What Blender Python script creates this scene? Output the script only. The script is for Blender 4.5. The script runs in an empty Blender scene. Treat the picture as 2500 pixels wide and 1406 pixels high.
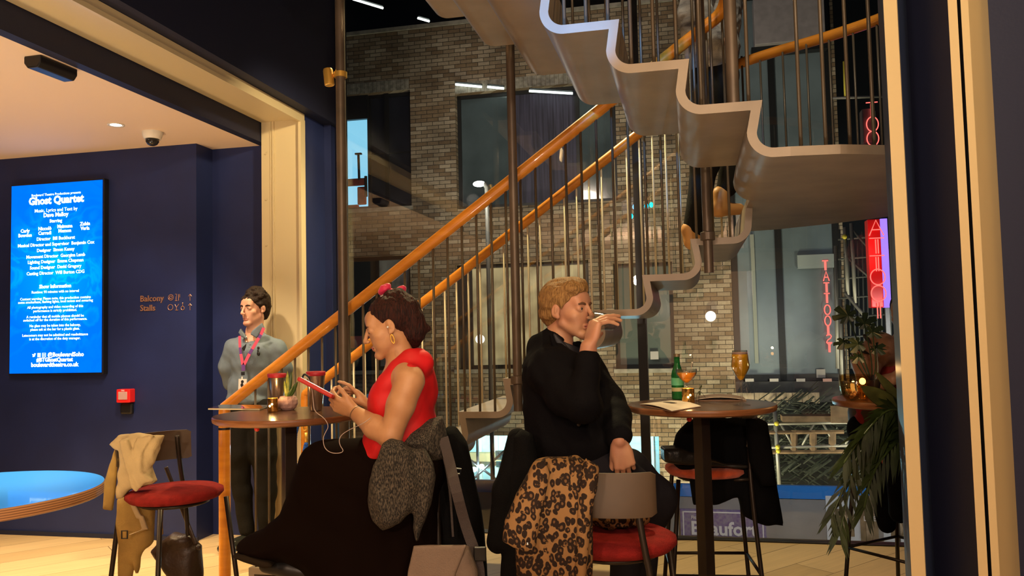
import bpy, math, random
import numpy as np
from mathutils import Vector, Matrix
random.seed(7); rng = np.random.default_rng(7)
SC = bpy.context.scene
COL = SC.collection
R = math.radians

# ---------------------------------------------------------------- camera
F_PX = 1970.0; PITCH = R(3.2); ROLL = R(1.3); CAM_Z = 1.4
_fw = Vector((0, math.cos(PITCH), math.sin(PITCH)))
_r0 = Vector((1, 0, 0)); _u0 = Vector((0, -math.sin(PITCH), math.cos(PITCH)))
_rt = _r0*math.cos(ROLL) - _u0*math.sin(ROLL)
_up = _u0*math.cos(ROLL) + _r0*math.sin(ROLL)
cam_d = bpy.data.cameras.new('camera'); cam = bpy.data.objects.new('camera', cam_d); COL.objects.link(cam)
cam_d.sensor_width = 36.0; cam_d.lens = F_PX/2500*36.0; cam_d.clip_start = 0.05; cam_d.clip_end = 200
m = Matrix((( _rt.x, _up.x, -_fw.x, 0), (_rt.y, _up.y, -_fw.y, 0), (_rt.z, _up.z, -_fw.z, CAM_Z), (0, 0, 0, 1)))
cam.matrix_world = m
SC.camera = cam

# ---------------------------------------------------------------- world, exposure
SC.view_settings.view_transform = 'Standard'; SC.view_settings.look = 'None'
SC.view_settings.gamma = 1.0; SC.view_settings.exposure = 0.35; SC.view_settings.use_curve_mapping = False
w = bpy.data.worlds.new('night_sky'); SC.world = w; w.use_nodes = True
bg = w.node_tree.nodes['Background']; bg.inputs[0].default_value = (0.02, 0.028, 0.05, 1); bg.inputs[1].default_value = 0.25

# ---------------------------------------------------------------- frames
TH = R(12.5)
E1 = Vector((math.cos(TH), -math.sin(TH), 0)); E2 = Vector((math.sin(TH), math.cos(TH), 0))
def W(a, b, z=0.0):                      # building axes -> world
    return Vector((a*E1.x + b*E2.x, a*E1.y + b*E2.y, z))
MB_M = Matrix(((E1.x, E2.x, 0, 0), (E1.y, E2.y, 0, 0), (0, 0, 1, 0), (0, 0, 0, 1)))
C0 = Vector((0, 0, CAM_Z))
def ray(px, py):
    return _rt*(px-1250) - _up*(py-703) + _fw*F_PX
def P(px, py, Y):                        # point in the room seen at a pixel, at world depth Y
    d = ray(px, py); return C0 + d*(Y/d.y)
def PB(px, py, b):                       # point on the building plane b
    d = ray(px, py); s = b/d.dot(E2); p = C0 + d*s
    return Vector((p.dot(E1), b, p.z))   # (a, b, z)
def PZ(px, py, z):                       # point on a horizontal plane
    d = ray(px, py); return C0 + d*((z-CAM_Z)/d.z)

# ---------------------------------------------------------------- lamps
def lamp(name, kind, loc, energy, color, target=None, size=0.1, spot=60, blend=0.5):
    d = bpy.data.lights.new(name, kind); d.energy = energy; d.color = color
    if kind == 'AREA':
        d.shape = 'DISK'; d.size = size
    elif kind == 'SPOT':
        d.spot_size = R(spot); d.spot_blend = blend; d.shadow_soft_size = size
    else:
        d.shadow_soft_size = size
    o = bpy.data.objects.new(name, d); COL.objects.link(o); o.location = loc
    if target is not None:
        o.rotation_euler = (Vector(target)-Vector(loc)).to_track_quat('-Z', 'Y').to_euler()
    return o
WARM = (1.0, 0.66, 0.30)
LAMPS = [
 # ceiling spots of the bar, above and behind the tables
 ('spot_lamp', 'SPOT', (-0.9, 1.7, 4.0), 88, WARM, (-0.7, 3.2, 1.0), .06, 75),
 ('spot_lamp', 'SPOT', (0.9, 1.2, 4.0), 62, WARM, (0.7, 3.2, 1.0), .06, 80),
 ('spot_lamp', 'SPOT', (0.1, 0.2, 2.85), 30, (1, .80, .60), (0.0, 4.2, 2.2), .08, 95),
 ('spot_lamp', 'SPOT', (-2.3, 3.3, 2.75), 40, (1, .72, .42), (-2.5, 4.4, 0), .05, 100),
 # foyer downlights
 ('foyer_spot', 'SPOT', (-3.0, 4.35, 2.76), 300, (1, .70, .30), (-3.0, 4.5, 0), .06, 72),
 ('foyer_spot', 'SPOT', (-2.15, 4.65, 2.76), 110, (1, .76, .50), (-2.15, 5.0, 0), .06, 90),
 ('foyer_spot', 'SPOT', (-3.7, 3.3, 2.76), 260, (1, .72, .40), (-3.6, 3.4, 0), .06, 100),
 # unseen upward spots standing in for floor bounce on the stair soffit and frame
 ('bounce_fill', 'SPOT', (0.0, 1.2, 0.3), 50, (1, .80, .60), (0.25, 3.1, 3.0), .15, 70),
 ('bounce_fill', 'SPOT', W(-1.9, 1.9, 0.2), 80, (1, .74, .40), W(-2.85, 3.2, 2.95), .12, 84),
 ('foyer_spot', 'SPOT', (-2.35, 4.0, 2.75), 62, (1, .80, .62), (-2.75, 5.8, .8), .06, 62),  # added wash brightening the wall below the lettering
 ('foyer_bounce_fill', 'SPOT', (-3.4, 3.5, .1), 105, (1, .72, .42), (-3.3, 3.9, 2.8), .2, 100),  # unseen upward spot standing in for bounce off the foyer floor
 ('climber_fill', 'SPOT', W(.1, 3.3, 4.5), 70, (1, .90, .72), W(.3, 4.4, 2.9), .06, 50),  # unseen spot added to brighten the climber's coat
 ('blue_edge_fill', 'SPOT', (-0.7, .9, 2.5), 400, (.02, .36, 1), P(1370, 50, 2.82), .05, 13),  # added blue spot for an unseen screen, tinting the stair plate edges
 ('rail_lamp', 'SPOT', W(-1.3, 5.35, 4.3), 420, (1, .80, .40), W(-1.3, 4.6, 1.0), .08, 85),
 ('portal_lamp', 'SPOT', W(-1.0, 3.6, 3.2), 260, (1, .76, .42), W(-2.85, 5.25, 1.7), .1, 62),
 ('pendant_lamp', 'POINT', (-1.2, -1.6, 2.2), 150, (1, .74, .55), None, .08),
 ('pendant_lamp', 'POINT', (0.8, -2.2, 2.2), 130, (1, .74, .55), None, .08),
 ('wall_lamp', 'SPOT', (1.1, 0.2, 2.85), 32, (1, .80, .52), (1.4, 2.0, 1.5), .1, 80),
]
for L in LAMPS: lamp(*L)

# ---------------------------------------------------------------- naming
def tag(o, label=None, cat=None, group=None, kind=None):
    if label: o['label'] = label
    if cat: o['category'] = cat
    if group: o['group'] = group
    if kind: o['kind'] = kind
    return o
def empty(name, loc, label=None, cat=None, group=None, rz=0.0):
    o = bpy.data.objects.new(name, None); COL.objects.link(o); o.location = Vector(loc)
    o.rotation_euler = (0, 0, rz); o.empty_display_size = 0.05
    return tag(o, label, cat, group)
def children(o): return [c for c in bpy.data.objects if c.parent == o]
def copy_tree(o, parent=None):
    c = o.copy(); COL.objects.link(c)
    if parent is not None: c.parent = parent
    for ch in children(o): copy_tree(ch, c)
    return c

# ---------------------------------------------------------------- materials
MAT = {}
def mat(name, col, rough=0.6, metal=0.0, var=0.0, vscale=8.0, bump=0.0, bscale=40.0, emit=None, es=0.0,
        trans=0.0, ior=1.45, coat=0.0, sheen=0.0, col2=None, stretch=None, spec=None):
    if name in MAT: return MAT[name]
    m = bpy.data.materials.new(name); m.use_nodes = True; nt = m.node_tree; N = nt.nodes; L = nt.links
    b = N['Principled BSDF']; b.inputs['Base Color'].default_value = (*col, 1)
    b.inputs['Roughness'].default_value = rough; b.inputs['Metallic'].default_value = metal
    b.inputs['Transmission Weight'].default_value = trans; b.inputs['IOR'].default_value = ior
    b.inputs['Coat Weight'].default_value = coat; b.inputs['Sheen Weight'].default_value = sheen
    if spec is not None: b.inputs['Specular IOR Level'].default_value = spec
    if emit: b.inputs['Emission Color'].default_value = (*emit, 1); b.inputs['Emission Strength'].default_value = es
    tc = N.new('ShaderNodeTexCoord'); mp = N.new('ShaderNodeMapping'); L.new(tc.outputs['Object'], mp.inputs[0])
    if stretch: mp.inputs['Scale'].default_value = stretch
    if var > 0 or col2:
        n = N.new('ShaderNodeTexNoise'); n.inputs['Scale'].default_value = vscale; n.inputs['Detail'].default_value = 6
        L.new(mp.outputs[0], n.inputs['Vector'])
        mx = N.new('ShaderNodeMix'); mx.data_type = 'RGBA'
        c2 = col2 if col2 else tuple(max(0, c*(1-var)) for c in col)
        mx.inputs[6].default_value = (*c2, 1); mx.inputs[7].default_value = (*tuple(min(1, c*(1+var)) for c in col), 1)
        cr = N.new('ShaderNodeMapRange'); cr.inputs[1].default_value = .35; cr.inputs[2].default_value = .65
        L.new(n.outputs[0], cr.inputs[0]); L.new(cr.outputs[0], mx.inputs[0]); L.new(mx.outputs[2], b.inputs['Base Color'])
    if bump > 0:
        n2 = N.new('ShaderNodeTexNoise'); n2.inputs['Scale'].default_value = bscale; n2.inputs['Detail'].default_value = 4
        L.new(mp.outputs[0], n2.inputs['Vector'])
        bp = N.new('ShaderNodeBump'); bp.inputs['Strength'].default_value = bump; bp.inputs['Distance'].default_value = .01
        L.new(n2.outputs[0], bp.inputs['Height']); L.new(bp.outputs[0], b.inputs['Normal'])
    MAT[name] = m; return m
def mat_emit(name, col, s):
    if name in MAT: return MAT[name]
    m = bpy.data.materials.new(name); m.use_nodes = True; N = m.node_tree.nodes; N.clear()
    e = N.new('ShaderNodeEmission'); e.inputs[0].default_value = (*col, 1); e.inputs[1].default_value = s
    o = N.new('ShaderNodeOutputMaterial'); m.node_tree.links.new(e.outputs[0], o.inputs[0])
    MAT[name] = m; return m
def mat_pane(name, tint=(1, 1, 1), rough=0.0, ior=1.5, gain=1.0):
    m = bpy.data.materials.new(name); m.use_nodes = True; N = m.node_tree.nodes; L = m.node_tree.links; N.clear()
    t = N.new('ShaderNodeBsdfTransparent'); t.inputs[0].default_value = (*tint, 1)
    g = N.new('ShaderNodeBsdfGlossy'); g.inputs['Roughness'].default_value = rough
    f = N.new('ShaderNodeLayerWeight'); f.inputs[0].default_value = .5; pw_ = N.new('ShaderNodeMath'); pw_.operation = 'POWER'; pw_.inputs[1].default_value = 4; L.new(f.outputs['Facing'], pw_.inputs[0])
    mu = N.new('ShaderNodeMath'); mu.operation = 'MULTIPLY_ADD'; mu.inputs[1].default_value = .85; mu.inputs[2].default_value = .042*gain; mu.use_clamp = True; L.new(pw_.outputs[0], mu.inputs[0])
    mx = N.new('ShaderNodeMixShader'); o = N.new('ShaderNodeOutputMaterial')
    L.new(mu.outputs[0], mx.inputs[0]); L.new(t.outputs[0], mx.inputs[1]); L.new(g.outputs[0], mx.inputs[2]); L.new(mx.outputs[0], o.inputs[0])
    MAT[name] = m; return m

# ---------------------------------------------------------------- mesh builder (world coordinates)
class MB:
    def __init__(s, M=None): s.v = []; s.f = []; s.mi = []; s.M = M
    def add(s, vs, fs, mi=0):
        o = len(s.v)
        for p in vs:
            p = Vector(p)
            if s.M is not None: p = s.M @ p
            s.v.append(p)
        for f in fs: s.f.append(tuple(i+o for i in f)); s.mi.append(mi)
        return s
    def box(s, x0, x1, y0, y1, z0, z1, mi=0, M=None):
        vs = [Vector((x, y, z)) for x in (x0, x1) for y in (y0, y1) for z in (z0, z1)]
        if M is not None: vs = [M @ v for v in vs]
        return s.add(vs, [(0, 1, 3, 2), (4, 6, 7, 5), (0, 4, 5, 1), (2, 3, 7, 6), (0, 2, 6, 4), (1, 5, 7, 3)], mi)
    def cbox(s, c, sx, sy, sz, M=None, mi=0):
        T = Matrix.Translation(Vector(c)) @ (M if M is not None else Matrix())
        return s.box(-sx/2, sx/2, -sy/2, sy/2, -sz/2, sz/2, mi, T)
    def tube(s, pts, r, n=12, cap=True, mi=0, closed=False, sq=1.0):
        pts = [Vector(p) for p in pts]; m = len(pts)
        rr = r if isinstance(r, (list, tuple)) else [r]*m
        vs = []; prev = None
        for i, p in enumerate(pts):
            if closed: t = pts[(i+1) % m]-pts[i-1]
            elif i == 0: t = pts[1]-p
            elif i == m-1: t = p-pts[i-1]
            else: t = (pts[i+1]-p).normalized()+(p-pts[i-1]).normalized()
            t.normalize()
            if prev is None:
                ref = Vector((0, 0, 1)) if abs(t.z) < .9 else Vector((0, 1, 0))
                u = t.cross(ref).normalized()
            else:
                u = prev-t*prev.dot(t)
                u = u.normalized() if u.length > 1e-6 else t.orthogonal().normalized()
            prev = u; w_ = t.cross(u)
            for k in range(n):
                a = 2*math.pi*k/n
                vs.append(p+u*math.cos(a)*rr[i]+w_*math.sin(a)*rr[i]*sq)
        fs = []
        for i in range(m if closed else m-1):
            j = (i+1) % m
            for k in range(n):
                k2 = (k+1) % n; fs.append((i*n+k, i*n+k2, j*n+k2, j*n+k))
        if cap and not closed:
            fs.append(tuple(range(n))[::-1]); fs.append(tuple((m-1)*n+k for k in range(n)))
        return s.add(vs, fs, mi)
    def lathe(s, prof, c=(0, 0, 0), n=32, mi=0, M=None, closed=False):
        vs = []; m = len(prof); c = Vector(c)
        for (r, z) in prof:
            for k in range(n):
                a = 2*math.pi*k/n; v = Vector((r*math.cos(a), r*math.sin(a), z))
                if M is not None: v = M @ v
                vs.append(v+c)
        fs = []
        for i in range(m if closed else m-1):
            j = (i+1) % m
            for k in range(n):
                k2 = (k+1) % n; fs.append((i*n+k, i*n+k2, j*n+k2, j*n+k))
        if not closed:
            if prof[0][0] > 1e-5: fs.append(tuple(range(n))[::-1])
            if prof[-1][0] > 1e-5: fs.append(tuple((m-1)*n+k for k in range(n)))
        return s.add(vs, fs, mi)
    def ball(s, c, r, n=16, mi=0, sc=(1, 1, 1)):
        m = n//2+1; prof = [(r*math.sin(math.pi*i/(m-1)), -r*math.cos(math.pi*i/(m-1))) for i in range(m)]
        prof[0] = (1e-6, prof[0][1]); prof[-1] = (1e-6, prof[-1][1])
        return s.lathe(prof, c, n, mi, Matrix.Diagonal((*sc, 1)))
    def extrude(s, poly, h, org, u, v, mi=0):
        """polygon (2D) in plane u,v at org, thickened along n = u x v by h"""
        u = Vector(u); v = Vector(v); nn = u.cross(v).normalized(); org = Vector(org); k = len(poly)
        a = [org+u*p[0]+v*p[1] for p in poly]; b = [p+nn*h for p in a]
        fs = [tuple(range(k))[::-1], tuple(range(k, 2*k))]
        for i in range(k): j = (i+1) % k; fs.append((i, j, k+j, k+i))
        return s.add(a+b, fs, mi)
    def build(s, name, mats, parent=None, smooth=False, org=None, bevel=0.0, sub=0, auto=None, solid=0.0):
        me = bpy.data.meshes.new(name)
        if parent is not None:
            wl = parent; off = Vector((0, 0, 0))
            while wl is not None: off = off+wl.location; wl = wl.parent
            loc = Vector((0, 0, 0))
        else:
            if org is None:
                xs = [p.x for p in s.v]; ys = [p.y for p in s.v]; zs = [p.z for p in s.v]
                org = Vector(((min(xs)+max(xs))/2, (min(ys)+max(ys))/2, min(zs)))
            off = Vector(org); loc = off
        me.from_pydata([tuple(p-off) for p in s.v], [], s.f)
        ms = mats if isinstance(mats, (list, tuple)) else [mats]
        for m_ in ms: me.materials.append(m_)
        if len(ms) > 1:
            for p, i in zip(me.polygons, s.mi): p.material_index = i
        if smooth: me.polygons.foreach_set('use_smooth', [True]*len(me.polygons))
        me.update()
        o = bpy.data.objects.new(name, me); COL.objects.link(o); o.parent = parent; o.location = loc
        if solid: md = o.modifiers.new('s', 'SOLIDIFY'); md.thickness = solid; md.offset = 0
        if bevel: md = o.modifiers.new('b', 'BEVEL'); md.width = bevel; md.segments = 2; md.limit_method = 'ANGLE'; md.angle_limit = R(35)
        if sub: md = o.modifiers.new('u', 'SUBSURF'); md.levels = sub; md.render_levels = sub
        if smooth and (bevel or auto):
            try:
                me.set_sharp_from_angle(angle=R(auto or 40))
            except Exception: pass
        return o

def text_mb(txt, size, M, depth=0.002, align='CENTER', mb=None, mi=0, bold=0.0, sx=1.0, tube=0.0):
    c = bpy.data.curves.new('t', 'FONT'); c.body = txt; c.size = size; c.align_x = align; c.align_y = 'CENTER'
    c.extrude = depth/2; c.offset = bold; c.resolution_u = 2
    o = bpy.data.objects.new('t', c); COL.objects.link(o)
    dg = bpy.context.evaluated_depsgraph_get(); dg.update()
    me = bpy.data.meshes.new_from_object(o.evaluated_get(dg))
    mb = mb or MB()
    S = Matrix.Diagonal((sx, 1, 1, 1))
    old = mb.M; mb.M = None
    mb.add([M @ S @ v.co for v in me.vertices], [tuple(p.vertices) for p in me.polygons], mi)
    mb.M = old
    bpy.data.objects.remove(o); bpy.data.curves.remove(c); bpy.data.meshes.remove(me)
    return mb
def frame(o, x, y):        # matrix with local X, Y, Z = x, y, x cross y
    x = Vector(x).normalized(); y = Vector(y).normalized(); z = x.cross(y)
    return Matrix(((x.x, y.x, z.x, o[0]), (x.y, y.y, z.y, o[1]), (x.z, y.z, z.z, o[2]), (0, 0, 0, 1)))

# ---------------------------------------------------------------- noise
def vnoise(Pn, s, seed=0):
    q = Pn*s; i = np.floor(q).astype(np.int64); f = q-i; f = f*f*(3-2*f)
    def h(a, b, c):
        n = (a*374761393 + b*668265263 + c*2147483647 + seed*1442695041) & 0xffffffff
        n = ((n ^ (n >> 13))*1274126177) & 0xffffffff
        return ((n ^ (n >> 16)) & 0xffff)/65535.0
    x, y, z = i[..., 0], i[..., 1], i[..., 2]; fx, fy, fz = f[..., 0], f[..., 1], f[..., 2]
    def l(a, b, t): return a+(b-a)*t
    return l(l(l(h(x, y, z), h(x+1, y, z), fx), l(h(x, y+1, z), h(x+1, y+1, z), fx), fy),
             l(l(h(x, y, z+1), h(x+1, y, z+1), fx), l(h(x, y+1, z+1), h(x+1, y+1, z+1), fx), fy), fz)-.5

# ---------------------------------------------------------------- distance-field modelling: smooth unions meshed as one surface
class SDF:
    def __init__(s): s.p = []; s.disp = None; s.mats = []
    def _a(s, f, c, r, k, op): s.p.append((f, np.array(c, float), r, k, op)); return s
    def cone(s, a, b, r1, r2=None, k=0.01, op='u'):
        r2 = r1 if r2 is None else r2
        a = np.array(a, float); b = np.array(b, float); ba = b-a; l2 = max(ba.dot(ba), 1e-9)
        def f(Q):
            t = np.clip((Q-a)@ba/l2, 0, 1); return np.linalg.norm(Q-a-t[..., None]*ba, axis=-1)-(r1+(r2-r1)*t)
        return s._a(f, (a+b)/2, math.sqrt(l2)/2+max(r1, r2), k, op)
    def chain(s, pts, rs, k=0.01, op='u'):
        for i in range(len(pts)-1): s.cone(pts[i], pts[i+1], rs[i], rs[i+1], k, op)
        return s
    def ell(s, c, rad, M=None, k=0.01, op='u'):
        c = np.array(c, float); rad = np.array(rad, float)
        Rm = None if M is None else np.array([[M[i][j] for j in range(3)] for i in range(3)])
        def f(Q):
            q = Q-c
            if Rm is not None: q = q@Rm
            k0 = np.linalg.norm(q/rad, axis=-1); k1 = np.linalg.norm(q/(rad*rad), axis=-1)
            return k0*(k0-1)/np.maximum(k1, 1e-6)
        return s._a(f, c, rad.max(), k, op)
    def rbox(s, c, half, rnd, M=None, k=0.01, op='u'):
        c = np.array(c, float); half = np.array(half, float)-rnd
        Rm = None if M is None else np.array([[M[i][j] for j in range(3)] for i in range(3)])
        def f(Q):
            q = Q-c
            if Rm is not None: q = q@Rm
            q = np.abs(q)-half
            return np.linalg.norm(np.maximum(q, 0), axis=-1)+np.minimum(q.max(axis=-1), 0)-rnd
        return s._a(f, c, np.linalg.norm(half)+rnd, k, op)
    def poly(s, pts, org, u, v, h, rnd, k=0.01, op='u', bulge=0.0):
        """closed outline (2D) in plane org,u,v; half thickness h; rounded by rnd"""
        org = np.array(org, float); u = np.array(u, float); v = np.array(v, float); n = np.cross(u, v)
        A = np.array(pts, float); B = np.roll(A, -1, 0)
        c2 = (A.max(0)+A.min(0))/2; cc = org+u*c2[0]+v*c2[1]; rr = np.linalg.norm((A.max(0)-A.min(0))/2)+h
        def f(Q):
            q = Q-org; x = q@u; y = q@v; z = q@n
            d = np.full(x.shape, 1e9); ins = np.zeros(x.shape, bool)
            for a, b in zip(A, B):
                e = b-a; wx = x-a[0]; wy = y-a[1]; t = np.clip((wx*e[0]+wy*e[1])/max(e.dot(e), 1e-12), 0, 1)
                d = np.minimum(d, (wx-t*e[0])**2+(wy-t*e[1])**2)
                c = (a[1] > y) != (b[1] > y)
                with np.errstate(divide='ignore', invalid='ignore'):
                    ins ^= c & (x < (b[0]-a[0])*(y-a[1])/(b[1]-a[1]+1e-12)+a[0])
            d = np.sqrt(d); d = np.where(ins, -d, d)
            hz = np.abs(z)-(h-rnd)
            if bulge: hz = hz-bulge*(1-np.exp(-np.maximum(-d, 0)/0.08))
            dx = d+rnd
            return np.sqrt(np.maximum(dx, 0)**2+np.maximum(hz, 0)**2)+np.minimum(np.maximum(dx, hz), 0)-rnd
        return s._a(f, cc, rr+bulge, k, op)
    def plane(s, p, n, k=0.0):              # cut away everything on the +n side
        p = np.array(p, float); n = np.array(n, float); n = n/np.linalg.norm(n)
        return s._a(lambda Q: -((Q-p)@n), p, 1e9, k, 's')
    def ev(s, Q, cen, rad):
        d = np.full(Q.shape[:-1], 0.5)
        for f, c, r, k, op in s.p:
            sel = np.linalg.norm(cen-c, axis=-1) < r+rad+k+0.06
            if not sel.any(): continue
            x = f(Q[sel]); o = d[sel]
            if op == 'u':
                if k > 0:
                    h = np.maximum(k-np.abs(o-x), 0)/k; d[sel] = np.minimum(o, x)-h*h*k*.25
                else: d[sel] = np.minimum(o, x)
            else:
                x = -x
                if k > 0:
                    h = np.maximum(k-np.abs(o-x), 0)/k; d[sel] = np.maximum(o, x)+h*h*k*.25
                else: d[sel] = np.maximum(o, x)
        if s.disp is not None: d = d+s.disp(Q)
        return d
    def mesh(s, h, bs=8):
        lo = np.min([c-r for f, c, r, k, op in s.p if op == 'u'], 0)-3*h; hi = np.max([c+r for f, c, r, k, op in s.p if op == 'u'], 0)+3*h
        B = h*bs; nb = np.ceil((hi-lo)/B).astype(int)+1
        g = np.stack(np.meshgrid(*[np.arange(n) for n in nb], indexing='ij'), -1).reshape(-1, 3)
        cen = lo+(g+.5)*B; rad = B*.87
        act = []
        for i in range(0, len(cen), 20000):
            cc = cen[i:i+20000]; d = s.ev(cc[:, None, :], cc, rad)[:, 0]; act.append(np.abs(d) < rad+.03)
        g = g[np.concatenate(act)]
        lat = np.stack(np.meshgrid(*[np.arange(bs+1)]*3, indexing='ij'), -1)
        N = nb*bs+1; CH = 1500
        ids = []; pos = []; quads = []
        for i in range(0, len(g), CH):
            gg = g[i:i+CH]; I = gg[:, None, None, None, :]*bs+lat[None]
            Q = (lo+I*h).reshape(len(gg), -1, 3)
            V = s.ev(Q, lo+(gg+.5)*B, rad).reshape(len(gg), bs+1, bs+1, bs+1)
            S = V < 0
            mixed = S.reshape(len(gg), -1).any(1) & ~S.reshape(len(gg), -1).all(1)
            gg = gg[mixed]; V = V[mixed]; S = S[mixed]; I = I[mixed]
            if not len(gg): continue
            cs = [(a, b, c) for a in (0, 1) for b in (0, 1) for c in (0, 1)]
            sl = lambda A, o: A[:, o[0]:o[0]+bs, o[1]:o[1]+bs, o[2]:o[2]+bs]
            cnt = sum(sl(S, o).astype(int) for o in cs); ca = (cnt > 0) & (cnt < 8)
            num = np.zeros(ca.shape+(3,)); den = np.zeros(ca.shape)
            for o in cs:
                for ax in range(3):
                    if o[ax]: continue
                    o2 = list(o); o2[ax] = 1; v0 = sl(V, o); v1 = sl(V, o2); cr = (v0 < 0) != (v1 < 0)
                    t = np.where(cr, v0/np.where(cr, v0-v1, 1), 0)
                    p = np.zeros(ca.shape+(3,)); p += np.array(o, float); p[..., ax] = t
                    num += p*cr[..., None]; den += cr
            Ic = I[:, :bs, :bs, :bs]
            k = Ic[ca]; ids.append((k[:, 0]*N[1]+k[:, 1])*N[2]+k[:, 2]); pos.append(lo+(k+num[ca]/den[ca][:, None])*h)
            for ax in range(3):
                o2 = [0, 0, 0]; o2[ax] = 1; s0 = sl(S, (0, 0, 0)); s1 = sl(S, o2); cr = s0 != s1
                k = Ic[cr]; fl = s0[cr]; u = (ax+1) % 3; w = (ax+2) % 3
                def cid(du, dw):
                    q = k.copy(); q[:, u] += du; q[:, w] += dw; return (q[:, 0]*N[1]+q[:, 1])*N[2]+q[:, 2]
                q = np.stack([cid(-1, -1), cid(0, -1), cid(0, 0), cid(-1, 0)], 1)
                q[~fl] = q[~fl][:, ::-1]; quads.append(q)
        ids = np.concatenate(ids); pos = np.concatenate(pos); quads = np.concatenate(quads)
        so = np.argsort(ids); ids = ids[so]; pos = pos[so]
        ix = np.searchsorted(ids, quads); ix = np.minimum(ix, len(ids)-1); ok = (ids[ix] == quads).all(1)
        return pos, ix[ok]
    def build(s, name, mats, parent=None, h=0.005, org=None, matfn=None, relax=1):
        v, f = s.mesh(h)
        if relax:                                   # light smoothing of the grid steps
            for _ in range(relax):
                acc = np.zeros_like(v); n = np.zeros(len(v))
                for a, b in ((0, 1), (1, 2), (2, 3), (3, 0)):
                    np.add.at(acc, f[:, a], v[f[:, b]]); np.add.at(acc, f[:, b], v[f[:, a]])
                    np.add.at(n, f[:, a], 1); np.add.at(n, f[:, b], 1)
                v = v*.5+acc/np.maximum(n, 1)[:, None]*.5
        off = np.zeros(3)
        if parent is not None:
            wl = parent
            while wl is not None: off = off+np.array(wl.location); wl = wl.parent
        else:
            off = np.array(org) if org is not None else np.array([(v[:, 0].min()+v[:, 0].max())/2, (v[:, 1].min()+v[:, 1].max())/2, v[:, 2].min()])
        me = bpy.data.meshes.new(name); me.vertices.add(len(v)); me.vertices.foreach_set('co', (v-off).ravel())
        me.loops.add(len(f)*4); me.loops.foreach_set('vertex_index', f.ravel().astype(np.int32))
        me.polygons.add(len(f)); me.polygons.foreach_set('loop_start', np.arange(len(f), dtype=np.int32)*4)
        ms = mats if isinstance(mats, (list, tuple)) else [mats]
        for m_ in ms: me.materials.append(m_)
        me.polygons.foreach_set('use_smooth', [True]*len(f))
        if matfn is not None: me.polygons.foreach_set('material_index', matfn(v[f].mean(1)).astype(np.int32))
        me.update(calc_edges=True); me.validate()
        o = bpy.data.objects.new(name, me); COL.objects.link(o); o.parent = parent
        if parent is None: o.location = Vector(off)
        return o
# ================================================================ materials of the room
def plank_mat():
    m = bpy.data.materials.new('oak_planks'); m.use_nodes = True; N = m.node_tree.nodes; L = m.node_tree.links
    b = N['Principled BSDF']; tc = N.new('ShaderNodeTexCoord'); mp = N.new('ShaderNodeMapping')
    mp.inputs['Rotation'].default_value = (0, 0, R(-36)); L.new(tc.outputs['Object'], mp.inputs[0])
    br = N.new('ShaderNodeTexBrick'); br.inputs['Scale'].default_value = 1.0
    br.inputs['Brick Width'].default_value = 2.3; br.inputs['Row Height'].default_value = .25; br.inputs['Mortar Size'].default_value = .0022
    br.inputs['Color1'].default_value = (.60, .44, .25, 1); br.inputs['Color2'].default_value = (.48, .34, .18, 1); br.inputs['Mortar'].default_value = (.12, .08, .04, 1)
    br.offset = .37
    L.new(mp.outputs[0], br.inputs[0])
    n = N.new('ShaderNodeTexNoise'); m2 = N.new('ShaderNodeMapping'); m2.inputs['Scale'].default_value = (1.5, 22, 1); L.new(mp.outputs[0], m2.inputs[0]); L.new(m2.outputs[0], n.inputs[0]); n.inputs['Scale'].default_value = 2; n.inputs['Detail'].default_value = 8
    mx = N.new('ShaderNodeMix'); mx.data_type = 'RGBA'; mx.blend_type = 'MULTIPLY'; mx.inputs[0].default_value = .5
    rp = N.new('ShaderNodeMapRange'); rp.inputs[3].default_value = .55; rp.inputs[4].default_value = 1.25; L.new(n.outputs[0], rp.inputs[0])
    L.new(br.outputs[0], mx.inputs[6]); L.new(rp.outputs[0], mx.inputs[7]); L.new(mx.outputs[2], b.inputs['Base Color'])
    b.inputs['Roughness'].default_value = .38
    bp = N.new('ShaderNodeBump'); bp.inputs['Strength'].default_value = .3; bp.inputs['Distance'].default_value = .003; L.new(br.outputs[1], bp.inputs['Height']); bp.invert = True; L.new(bp.outputs[0], b.inputs['Normal'])
    return m
OAK = plank_mat()
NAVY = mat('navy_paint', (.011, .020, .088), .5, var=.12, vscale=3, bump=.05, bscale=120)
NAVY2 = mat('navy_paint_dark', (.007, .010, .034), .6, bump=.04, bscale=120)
CREAM = mat('cream_steel', (.60, .50, .30), .38, bump=.02, bscale=20)
PEACH = mat('ceiling_paint', (.72, .56, .42), .8)
BLACK = mat('black_metal', (.008, .008, .009), .4)
BRASS = mat('brass', (.85, .50, .10), .3, .65)
BRONZE = mat('bronze_steel', (.115, .085, .06), .42, .35, var=.2, vscale=6)
RAILW = mat('rail_wood', (.70, .27, .025), .35, coat=.4, col2=(.58, .20, .016), vscale=3, stretch=(1, 1, 10))
WHITEP = mat('white_plastic', (.7, .68, .62), .4)

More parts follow.
